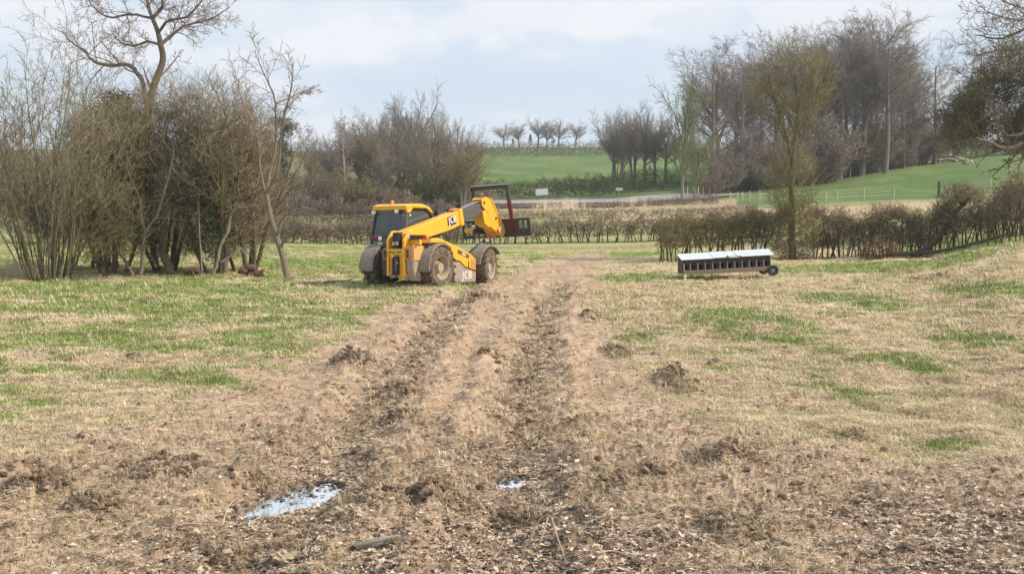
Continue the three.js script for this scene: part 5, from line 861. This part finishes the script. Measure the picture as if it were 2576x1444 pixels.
// --- road, signs, fences, logs
{
  const strip = (pts, w, lift) => { const P = [], I = [], c = new THREE.CatmullRomCurve3(pts.map(([px, d]) => foot(px, d))), n = 80; for (let k = 0; k <= n; k++) { const p = c.getPoint(k / n), t = c.getTangent(k / n), s = V(-t.z, 0, t.x).normalize(); for (const q of [-1, 1]) { const x = p.x + s.x * q * w / 2, z = p.z + s.z * q * w / 2; P.push(x, landHeight(x, -z) + lift, z); } if (k < n) I.push(2 * k, 2 * k + 2, 2 * k + 1, 2 * k + 1, 2 * k + 2, 2 * k + 3); } const g = new THREE.BufferGeometry(); g.setAttribute('position', new THREE.Float32BufferAttribute(P, 3)); g.setIndex(I); g.computeVertexNormals(); return g; };
  const tar = mat(0.30, 0.285, 0.27, 0.8); tar.side = THREE.DoubleSide;
  single('road', strip([[1000, 128], [1220, 129], [1400, 132], [1520, 133], [1640, 137], [1720, 143], [1800, 146]], 13, 0.14), tar, 'pale grey road passing behind the boom', 'road', null, 'structure');
  const sign = (px, py, d, w, h, rz, label) => { const c = pixel(px, py, d), f = foot(px, d), g = thing('road_sign', label, 'sign', [c.x, f.y, c.z]); const y = c.y - f.y; part(g, 'board', rbox(w, h, 0.05, 0.01), M.white, [0, y, 0], [0, 0, rz]); for (const s of [-1, 1]) part(g, 'post', rod([s * w * 0.35, 0, -0.06], [s * w * 0.35, y, -0.06], 0.045, 6), M.greySteel); };
  sign(1362, 483, 139, 1.65, 0.85, 0.05, 'larger white blank board on posts beside the road'); sign(1557, 476, 150, 1.0, 0.42, 0, 'small white board low in the hedge by the road bend');
  const marker = (px, py, d) => { const f = foot(px, d), c = pixel(px, py, d), g = thing('marker_post', 'thin white-topped post above the cab roof', 'post', [f.x, f.y, f.z]); part(g, 'shaft', rod([0, 0, 0], [0, c.y - f.y, 0], 0.05, 6), B.birch); }; marker(1031, 478, 104);
  const wood = mat(0.50, 0.45, 0.36), steel = mat(0.30, 0.31, 0.30, 0.5, { metalness: 0.5 });
  const fence = (label, list, h, rails, m) => {
    const g = thing('field_fence', label, 'fence', [0, 0, 0]), P = list.map(([px, d]) => foot(px, d));
    P.forEach((p) => part(g, 'post', rod([p.x, p.y - 0.1, p.z], [p.x, p.y + h, p.z], 0.075, 6), m));
    for (let k = 1; k < P.length; k++) for (let r = 0; r < rails; r++) part(g, 'rail', rod([P[k - 1].x, P[k - 1].y + h * (0.35 + 0.28 * r), P[k - 1].z], [P[k].x, P[k].y + h * (0.35 + 0.28 * r), P[k].z], 0.03, 4), m);
  };
  fence('short post and rail fence left of the hawthorn', [[1832, 118], [1850, 118], [1862, 118], [1880, 118], [1905, 118], [1935, 118], [1965, 118]], 1.15, 2, wood);
  fence('post and rail fence below the green pasture', [[2070, 112], [2098, 112], [2165, 112], [2240, 112]], 1.25, 2, wood);
  { const a = foot(2352, 112), g = thing('field_gate', 'grey metal field gate hung on a dark post in the pasture fence', 'gate', [0, 0, 0]), b = foot(2480, 112); part(g, 'gate_post', rod([a.x, a.y - 0.1, a.z], [a.x, a.y + 1.7, a.z], 0.16, 8), B.darkBark); for (let r = 0; r < 5; r++) part(g, 'bar', rod([a.x + 0.2, a.y + 0.25 + r * 0.26, a.z], [b.x, b.y + 0.25 + r * 0.26, b.z], 0.028, 5), steel); part(g, 'end_post', rod([b.x, b.y - 0.1, b.z], [b.x, b.y + 1.4, b.z], 0.07, 6), wood); }
  fence('line of pale stakes along the edge of the big wood', [[1715, 138], [1725, 138], [1740, 139], [1752, 139], [1764, 140], [1780, 140], [1795, 141], [2060, 168], [2092, 172], [2130, 177], [2165, 182], [2200, 187], [2235, 192], [2262, 196], [2286, 199]], 1.5, 0, wood);
  const logM = [mat(0.30, 0.24, 0.17), mat(0.22, 0.17, 0.12), mat(0.38, 0.32, 0.23)];
  for (let k = 0; k < 9; k++) { const r = mulberry(k + 60), f = foot(2322 + k * 11, 200 + r() * 4), l = R(r, 1.4, 3.0), g = new THREE.CylinderGeometry(R(r, 0.18, 0.3), R(r, 0.2, 0.34), l, 8); g.rotateZ(Math.PI / 2 + R(r, -0.25, 0.15)); g.rotateY(R(r, -0.7, 0.7)); const m = single('felled_log', g, logM[k % 3], 'felled log in the pile by the pasture wood', 'log', 'log pile by the pasture wood'); m.position.set(f.x, f.y + 0.2 + (k % 2) * 0.3, f.z); }
  { const f = foot(2423, 190), g = new THREE.IcosahedronGeometry(1, 3), p = g.attributes.position; for (let i = 0; i < p.count; i++) { const q = 1 + 0.25 * noise3(p.getX(i) * 1.3, p.getY(i) * 1.3, p.getZ(i) * 1.3); p.setXYZ(i, p.getX(i) * q * 1.05, p.getY(i) * q * 0.5, p.getZ(i) * q * 0.7); } g.computeVertexNormals(); const m = single('boulder', g, mat(0.48, 0.45, 0.34), 'pale boulder lying alone on the green pasture', 'boulder'); m.position.set(f.x, f.y + 0.3, f.z); }
}
// felled trunk and dead wood in the hedge on the bank
{
  const rng = mulberry(88), T = new Tubes(), a = foot(2215, 43.5), b = foot(2330, 43), c = pixel(2400, 560, 43.5), e = pixel(2430, 490, 44);
  T.tube(curve([foot(2290, 44).add(V(0, 0.1, 0)), pixel(2330, 625, 44), pixel(2370, 580, 44.2), pixel(2405, 530, 44.4), pixel(2450, 482, 44.6)], 16), Array.from({ length: 17 }, (_, k) => lerp(0.17, 0.07, k / 16)), 8);
  const g = thing('fallen_tree', 'thick leaning tree fallen across the ragged hedge on the bank', 'tree', [0, 0, 0]); part(g, 'trunk', T.geometry(), B.darkBarkBark);
  const U = new Tubes(); sprays(U, rng, pixel(2420, 510, 44.5), [1.0, 0.8, 0.6], 900, 0.3, 0.012, { out: 0.5, up: 0.4 }); part(g, 'twigs', U.geometry(), B.thorn);
  const L = new Tubes(); L.tube(curve([foot(2225, 44.2).add(V(0, 0.12, 0)), foot(2300, 44).add(V(0, 0.2, 0)), foot(2360, 43.6).add(V(0, 0.1, 0)), foot(2470, 42.6).add(V(0, 0.15, 0)), pixel(2530, 588, 42.2)], 16), Array.from({ length: 17 }, (_, k) => lerp(0.10, 0.04, k / 16)), 8);
  part(thing('fallen_tree', 'long dark bare tree lying on the ground along the bank hedge', 'tree', [0, 0, 0]), 'trunk', L.geometry(), B.darkBark);
  const Rr = new Tubes(); sprays(Rr, rng, foot(2205, 43.8).add(V(0, 0.35, 0)), [0.75, 0.4, 0.4], 420, 0.3, 0.012, { out: 0.5, up: 0.1 }); single('brush_heap', Rr.geometry(), B.rootBrown, 'low heap of reddish brushwood at the hedge foot', 'brushwood');
}

// ---------- what lies and grows on the field ----------
const vary = (rng, c, k = 0.2) => { const f = 1 + (rng() - 0.5) * 2 * k; return [c[0] * f, c[1] * f, c[2] * f]; };
const DUMMY = new THREE.Object3D(), UPV = V(0, 1, 0);
function scatter(rng, N, d0, d1, fn, spread = 0.64) {       // evenly thinned with distance: about as many per degree of view far off as near by
  const out = [];
  for (let k = 0; k < N; k++) {
    const d = 1 / lerp(1 / d0, 1 / d1, rng()), x = (rng() - 0.5) * 2 * spread * d, c = cover(x, d), r = fn(x, d, c, rng);
    if (r) { r.x = x; r.d = d; r.y = groundAt(x, -d, c) + (r.lift ?? 0); out.push(r); }
  }
  return out;
}
function place(o, r) { o.position.set(r.x, r.y, -r.d); o.rotation.order = 'YXZ'; o.rotation.set(r.tilt ?? 0, r.turn ?? 0, r.roll ?? 0); o.scale.set(r.sx ?? r.s, r.sy ?? r.s, r.sz ?? r.s); }
function instanced(name, geo, material, list, label, category) {
  const m = new THREE.InstancedMesh(geo, material, list.length), c = new THREE.Color(); m.name = numbered(name); m.castShadow = m.receiveShadow = true;
  list.forEach((r, k) => { place(DUMMY, r); DUMMY.updateMatrix(); m.setMatrixAt(k, DUMMY.matrix); m.setColorAt(k, c.setRGB(...r.color)); });
  scene.add(m); return tag(m, label, category, null, 'stuff');
}
const faces = (verts, idx) => { const g = new THREE.BufferGeometry(); g.setAttribute('position', new THREE.Float32BufferAttribute(verts, 3)); g.setIndex(idx); g.computeVertexNormals(); return g; };
const bladeMat = mat(1, 1, 1, 0.85); bladeMat.side = THREE.DoubleSide;
const leafMat = mat(1, 1, 1, 0.8); leafMat.side = THREE.DoubleSide;
const soilMat = mat(1, 1, 1, 1);
function tuft(rng, n, h, spread, lean, w) {
  const p = [], idx = [];
  for (let k = 0; k < n; k++) {
    const az = rng() * 6.28, q = Math.sqrt(rng()) * spread, x = Math.cos(az) * q, z = Math.sin(az) * q, hh = h * R(rng, 0.5, 1.15), a2 = rng() * 6.28, l = lean * R(rng, 0.3, 1.3), dx = Math.cos(a2), dz = Math.sin(a2), b = p.length / 3;
    p.push(x - dz * w, -0.01, z + dx * w, x + dz * w, -0.01, z - dx * w, x + dx * l * 0.4 * hh - dz * w * 0.8, hh * 0.6, z + dz * l * 0.4 * hh + dx * w * 0.8, x + dx * l * 0.4 * hh + dz * w * 0.8, hh * 0.6, z + dz * l * 0.4 * hh - dx * w * 0.8, x + dx * l * hh, hh * (1 - 0.35 * Math.min(1, l)), z + dz * l * hh);
    idx.push(b, b + 1, b + 2, b + 1, b + 3, b + 2, b + 2, b + 3, b + 4);
  }
  return faces(p, idx);
}
const lumpSize = (d) => Math.min(1.5, Math.max(0.8, d / 12));
const size = (d) => Math.min(2.6, Math.max(0.75, d / 10));
{
  const rng = mulberry(2024);
  // living grass
  const gGreen = tuft(rng, 12, 0.042, 0.08, 1.2, 0.0026), gDry = tuft(rng, 11, 0.036, 0.085, 2.8, 0.0023), gLong = tuft(rng, 10, 0.075, 0.06, 2.0, 0.0022);
  instanced('grass', gGreen, bladeMat, scatter(rng, 170000, 6, 64, (x, d, c, r) => r() < sstep(0.0, 0.55, c.green) * 0.98 && c.wet < 0.05 ? { s: size(d) * R(r, 0.7, 1.2), turn: r() * 6.28, color: vary(r, r() < 0.78 ? [0.205, 0.30, 0.062] : [0.44, 0.42, 0.19], 0.3) } : null), 'short green grass growing in patches across the field', 'grass');
  instanced('dry_grass', gDry, bladeMat, scatter(rng, 215000, 6, 64, (x, d, c, r) => r() < (1 - c.mud) * (1 - 0.95 * sstep(0.05, 0.6, c.green)) * (1 - 0.8 * c.bare) * 0.75 + 0.07 * (1 - 0.6 * c.smooth) && c.wet < 0.1 && c.leaf < 0.5 ? { s: size(d) * R(r, 0.7, 1.3), turn: r() * 6.28, color: vary(r, r() < 0.25 * sstep(-0.2, 0.3, -c.w1) + 0.1 ? [0.34, 0.33, 0.14] : r() < 0.65 ? [0.62, 0.51, 0.33] : r() < 0.5 ? [0.44, 0.34, 0.22] : [0.72, 0.62, 0.43], 0.2) } : null), 'matted straw-coloured dry grass covering the field', 'grass');
  instanced('dry_grass', gLong, bladeMat, scatter(rng, 46000, 6, 50, (x, d, c, r) => r() < (1 - c.mud) * 0.3 * (noiseA(x * 0.8, d * 0.8) > 0.1 ? 1 : 0.1) + c.lump * 0.5 + 0.03 * c.mud * (1 - c.smooth) ? { s: size(d) * R(r, 0.7, 1.3), turn: r() * 6.28, color: vary(r, c.mud > 0.5 || c.lump > 0.4 ? (r() < 0.6 ? [0.20, 0.15, 0.095] : [0.42, 0.33, 0.21]) : r() < 0.8 ? [0.62, 0.52, 0.34] : [0.40, 0.38, 0.18], 0.2) } : null), 'longer tufts of dead grass bent over', 'grass');
  // loose straw and root fibres lying flat
  const st = faces([-0.5, 0, -0.012, 0.5, 0.004, -0.006, 0.5, 0.004, 0.006, -0.5, 0, 0.012, 0, 0.05, 0], [0, 4, 3, 0, 1, 4, 1, 2, 4, 2, 3, 4]);
  instanced('straw_litter', st, bladeMat, scatter(rng, 146000, 6, 45, (x, d, c, r) => c.wet < 0.2 && r() < (1 - 0.75 * c.green) * (1 - 0.5 * c.smooth) * (1 - 0.2 * c.mud) ? { sx: size(d) * R(r, 0.05, 0.17), sy: size(d) * 0.1, sz: size(d) * R(r, 0.10, 0.28), turn: r() * 6.28, tilt: R(r, -0.3, 0.3), roll: R(r, -0.25, 0.25), lift: 0.008, color: vary(r, r() < 0.5 - 0.3 * c.mud ? [0.66, 0.55, 0.38] : r() < 0.62 ? [0.46, 0.345, 0.25] : [0.20, 0.148, 0.10], 0.25) } : null), 'loose straw and dead fibres strewn over the mud', 'straw');
  // fallen leaves
  const leafShape = (seed) => { const q = mulberry(seed), p = [0, 0.0, 0], n = 9, idx = []; for (let k = 0; k < n; k++) { const a = k / n * 6.283, r = (k % 2 ? 0.34 : 0.5) * R(q, 0.8, 1.2); p.push(Math.cos(a) * r * 1.25, R(q, -0.05, 0.22), Math.sin(a) * r * 0.75); } for (let k = 0; k < n; k++) idx.push(0, 1 + (k + 1) % n, 1 + k); return faces(p, idx); };
  const shapes = [1, 2, 3, 4].map(leafShape), kinds = [[], [], [], []];
  const leaves = scatter(rng, 136000, 5.6, 15, (x, d, c, r) => r() < c.leaf * (0.28 + 0.65 * sstep(-0.15, 0.35, noiseB(x * 1.3, d * 1.3) + 0.4 * noiseA(x * 4.3, d * 4.3))) + 0.03 * c.mud + 0.008 && c.wet < 0.55 ? { s: 0.022 + 0.05 * r() * r(), sy: R(r, 0.02, 0.06), turn: r() * 6.28, tilt: R(r, -0.35, 0.35), roll: R(r, -0.35, 0.35), lift: 0.012 * r() + 0.004, color: vary(r, r() < 0.42 ? [0.62, 0.50, 0.395] : r() < 0.5 ? [0.42, 0.315, 0.225] : [0.12, 0.09, 0.064], 0.2) } : null);
  for (const p of POOLS) for (let k = 0; k < (p.rx > 0.2 ? 300 : 110); k++) { const a = rng() * 6.28, q = R(rng, 0.25, 1.45), X = Math.cos(a) * p.rx * q, D = Math.sin(a) * p.rd * q, c = Math.cos(p.turn), s = Math.sin(p.turn), x = p.x + X * c + D * s, d = p.d - X * s + D * c; if (rng() > sstep(-0.55, 0.75, (d - p.d) / p.rd - (x - p.x) / p.rx * 0.35) + (q > 1 ? 0.5 : 0)) continue; leaves.push({ x, d, y: Math.max(-0.096, groundAt(x, -d)) + 0.004, s: R(rng, 0.02, 0.055), sy: 0.025, turn: rng() * 6.28, tilt: R(rng, -0.1, 0.1), color: vary(rng, rng() < 0.8 ? [0.03, 0.027, 0.024] : [0.2, 0.15, 0.1], 0.3) }); }
  leaves.sort((a, b) => b.s / b.d - a.s / a.d);
  const palette = [[0.62, 0.50, 0.395], [0.42, 0.315, 0.225], [0.13, 0.095, 0.067]].map((c) => { const m = mat(...c, 0.8); m.side = THREE.DoubleSide; return m; });
  let named = 0; const rest = [];
  for (const l of leaves) { const sees = Math.abs(l.x) < 0.49 * l.d && l.d > 6.9; if (sees && named < 300) { const m = single('fallen_leaf', shapes[named % 4], palette[l.color[0] > 0.48 ? 0 : l.color[0] > 0.25 ? 1 : 2], 'curled dead leaf lying in the rutted mud', 'leaf', 'largest fallen leaves on the mud'); place(m, l); named++; } else rest.push(l); }
  rest.forEach((l, k) => kinds[k % 4].push(l));
  kinds.forEach((k, i) => instanced('leaf_litter', shapes[i], leafMat, k, 'pale curled dead leaves littering the ruts', 'leaves'));
  // crumbs and clods of earth
  const clodShape = (seed, det = 1) => { const g = new THREE.IcosahedronGeometry(1, det); g.deleteAttribute('uv'); g.deleteAttribute('normal'); const p = g.attributes.position; for (let i = 0; i < p.count; i++) { const x = p.getX(i), y = p.getY(i), z = p.getZ(i), q = 1 + 0.45 * noise3(x * 1.4 + seed * 9, y * 1.4, z * 1.4) + 0.2 * noise3(x * 4, y * 4 + seed, z * 4); p.setXYZ(i, x * q, y * q * 0.72, z * q); } g.computeVertexNormals(); return g; };
  const clods = [1, 2, 3].map(clodShape), sets = [[], [], []];
  const lumps = scatter(rng, 102000, 5.6, 34, (x, d, c, r) => {
    const k = Math.max(c.lump * 0.9, c.mud * (0.18 + 0.5 * c.rut) * (0.5 + sstep(-0.2, 0.4, c.w2)) * (1 - 0.7 * c.leaf) * (1 - 0.5 * c.smooth), 0.02 + 0.2 * c.smooth); if (r() > k || c.wet > 0.5) return null;
    const b = Math.pow(r(), 4); return { s: (0.008 + 0.045 * b * (1 - 0.75 * c.smooth) + 0.024 * c.lump * r()) * lumpSize(d), turn: r() * 6.28, tilt: R(r, -0.4, 0.4), roll: R(r, -0.4, 0.4), lift: 0.003, color: vary(r, r() < 0.45 ? [0.20, 0.148, 0.098] : r() < 0.6 ? [0.36, 0.265, 0.18] : [0.12, 0.088, 0.06], 0.25) };
  });
  lumps.sort((a, b) => b.s / b.d - a.s / a.d);
  const earths = [[0.30, 0.22, 0.15], [0.17, 0.125, 0.085]].map((c) => mat(...c, 1));
  let big = 0; for (const l of lumps) { if (big < 160 && Math.abs(l.x) < 0.49 * l.d && l.d > 7) { const m = single('earth_clod', clods[big % 3], earths[l.color[0] > 0.25 ? 0 : 1], 'loose lump of dried earth on the churned mud', 'clod', 'larger earth clods on the mud'); place(m, l); big++; } else sets[big++ % 3].push(l); }
  sets.forEach((k, i) => instanced('earth_crumbs', clods[i], soilMat, k, 'crumbled dry earth scattered over the mud', 'earth'));
  // stones and sticks
  const stone = (px, py, s, c, label) => { const p = onGround(px, py), g = mergeVertices(clodShape(px, 4)), m = (g.computeVertexNormals(), single('stone', g, mat(...c, 0.9), label, 'stone')); m.position.copy(p); m.position.y += s * 0.1; m.scale.set(s * 1.2, s * 0.8, s); m.rotation.y = px; };
  stone(716, 1402, 0.075, [0.44, 0.35, 0.235], 'fist-sized tan stone near the rut edge'); stone(940, 1228, 0.05, [0.46, 0.39, 0.30], 'pale pointed stone between the two puddles'); stone(486, 1404, 0.06, [0.33, 0.33, 0.27], 'grey-green flat stone beside a dark clump'); stone(1856, 1180, 0.04, [0.55, 0.40, 0.24], 'small orange-tan stone on the dark clump'); stone(1215, 1315, 0.035, [0.5, 0.4, 0.33], 'small pinkish stone among leaves');
  const stick = (list, r, m, label, name = 'stick') => { const pts = curve(list.map(([x, y, up = 0]) => onGround(x, y).add(V(0, up + r * 0.6, 0))), 14), T = new Tubes(); T.tube(pts, pts.map((_, k) => r * (1 - 0.55 * k / 14)), 6); single(name, T.geometry(), m, label, 'stick'); };
  const pale = mat(0.46, 0.36, 0.25), twigM = mat(0.36, 0.28, 0.19), darkM = mat(0.16, 0.12, 0.085);
  { const a = onGround(898, 1384), b = onGround(1040, 1352), T = new Tubes(); const pts = curve([a.clone().add(V(0, 0.02, 0)), a.clone().lerp(b, 0.35).add(V(0.01, 0.028, 0.02)), a.clone().lerp(b, 0.7).add(V(0, 0.012, -0.015)), b.clone().add(V(0, -0.02, 0))], 14); T.tube(pts, pts.map((_, k) => lerp(0.036, 0.024, k / 14) * (1 + 0.14 * Math.sin(k * 2.1))), 10); const g = thing('branch_piece', 'pale peeled branch piece half sunk in the dry mud', 'branch', [0, 0, 0]); part(g, 'wood', T.geometry(), B.deadBark); const cap = new THREE.CircleGeometry(0.036, 12); const m = part(g, 'cut_end', cap, darkM); m.position.copy(pts[0]).addScaledVector(pts[0].clone().sub(pts[1]).normalize(), 0.002); m.lookAt(pts[0].clone().add(pts[0].clone().sub(pts[1]))); }
  stick([[1330, 1372], [1350, 1352, 0.10], [1378, 1344, 0.14], [1400, 1372, 0.06], [1425, 1420]], 0.012, twigM, 'arched thin twig standing out of the leaves'); stick([[1378, 1346, 0.13], [1365, 1365, 0.06], [1352, 1386]], 0.008, twigM, 'side shoot of a thin arched twig');
  stick([[400, 1332], [470, 1330, 0.03], [540, 1326, 0.01], [600, 1318]], 0.009, twigM, 'long thin stick lying before the larger puddle'); stick([[556, 1332], [580, 1300, 0.10], [596, 1290, 0.12]], 0.007, pale, 'bent straw stem sticking up near the puddle');
  stick([[1470, 1412], [1540, 1402, 0.04], [1640, 1430]], 0.009, pale, 'pale thin stick on the leaf litter'); stick([[2320, 1440], [2420, 1424, 0.03], [2540, 1418]], 0.010, darkM, 'dark stick on the leaf-strewn ground'); stick([[1660, 1290], [1690, 1283, 0.02], [1725, 1280]], 0.016, pale, 'short pale stick by the dark clump'); stick([[560, 1010], [610, 1000, 0.03], [650, 985, 0.05]], 0.010, darkM, 'short dark stick on the mud edge');
  stick([[790, 718], [830, 714, 0.05], [880, 712, 0.08], [896, 706, 0.14]], 0.028, darkM, 'dead branch on the grass beside the ash trunk'); stick([[735, 720], [765, 717, 0.03], [815, 718, 0.02]], 0.055, mat(0.2, 0.14, 0.1), 'brown dead bough lying at the ash foot'); stick([[590, 1050 - 330], [620, 722, 0.1], [655, 716]], 0.03, B.dead, 'bleached dead bough under the thicket');
}

renderer.render(scene, camera);
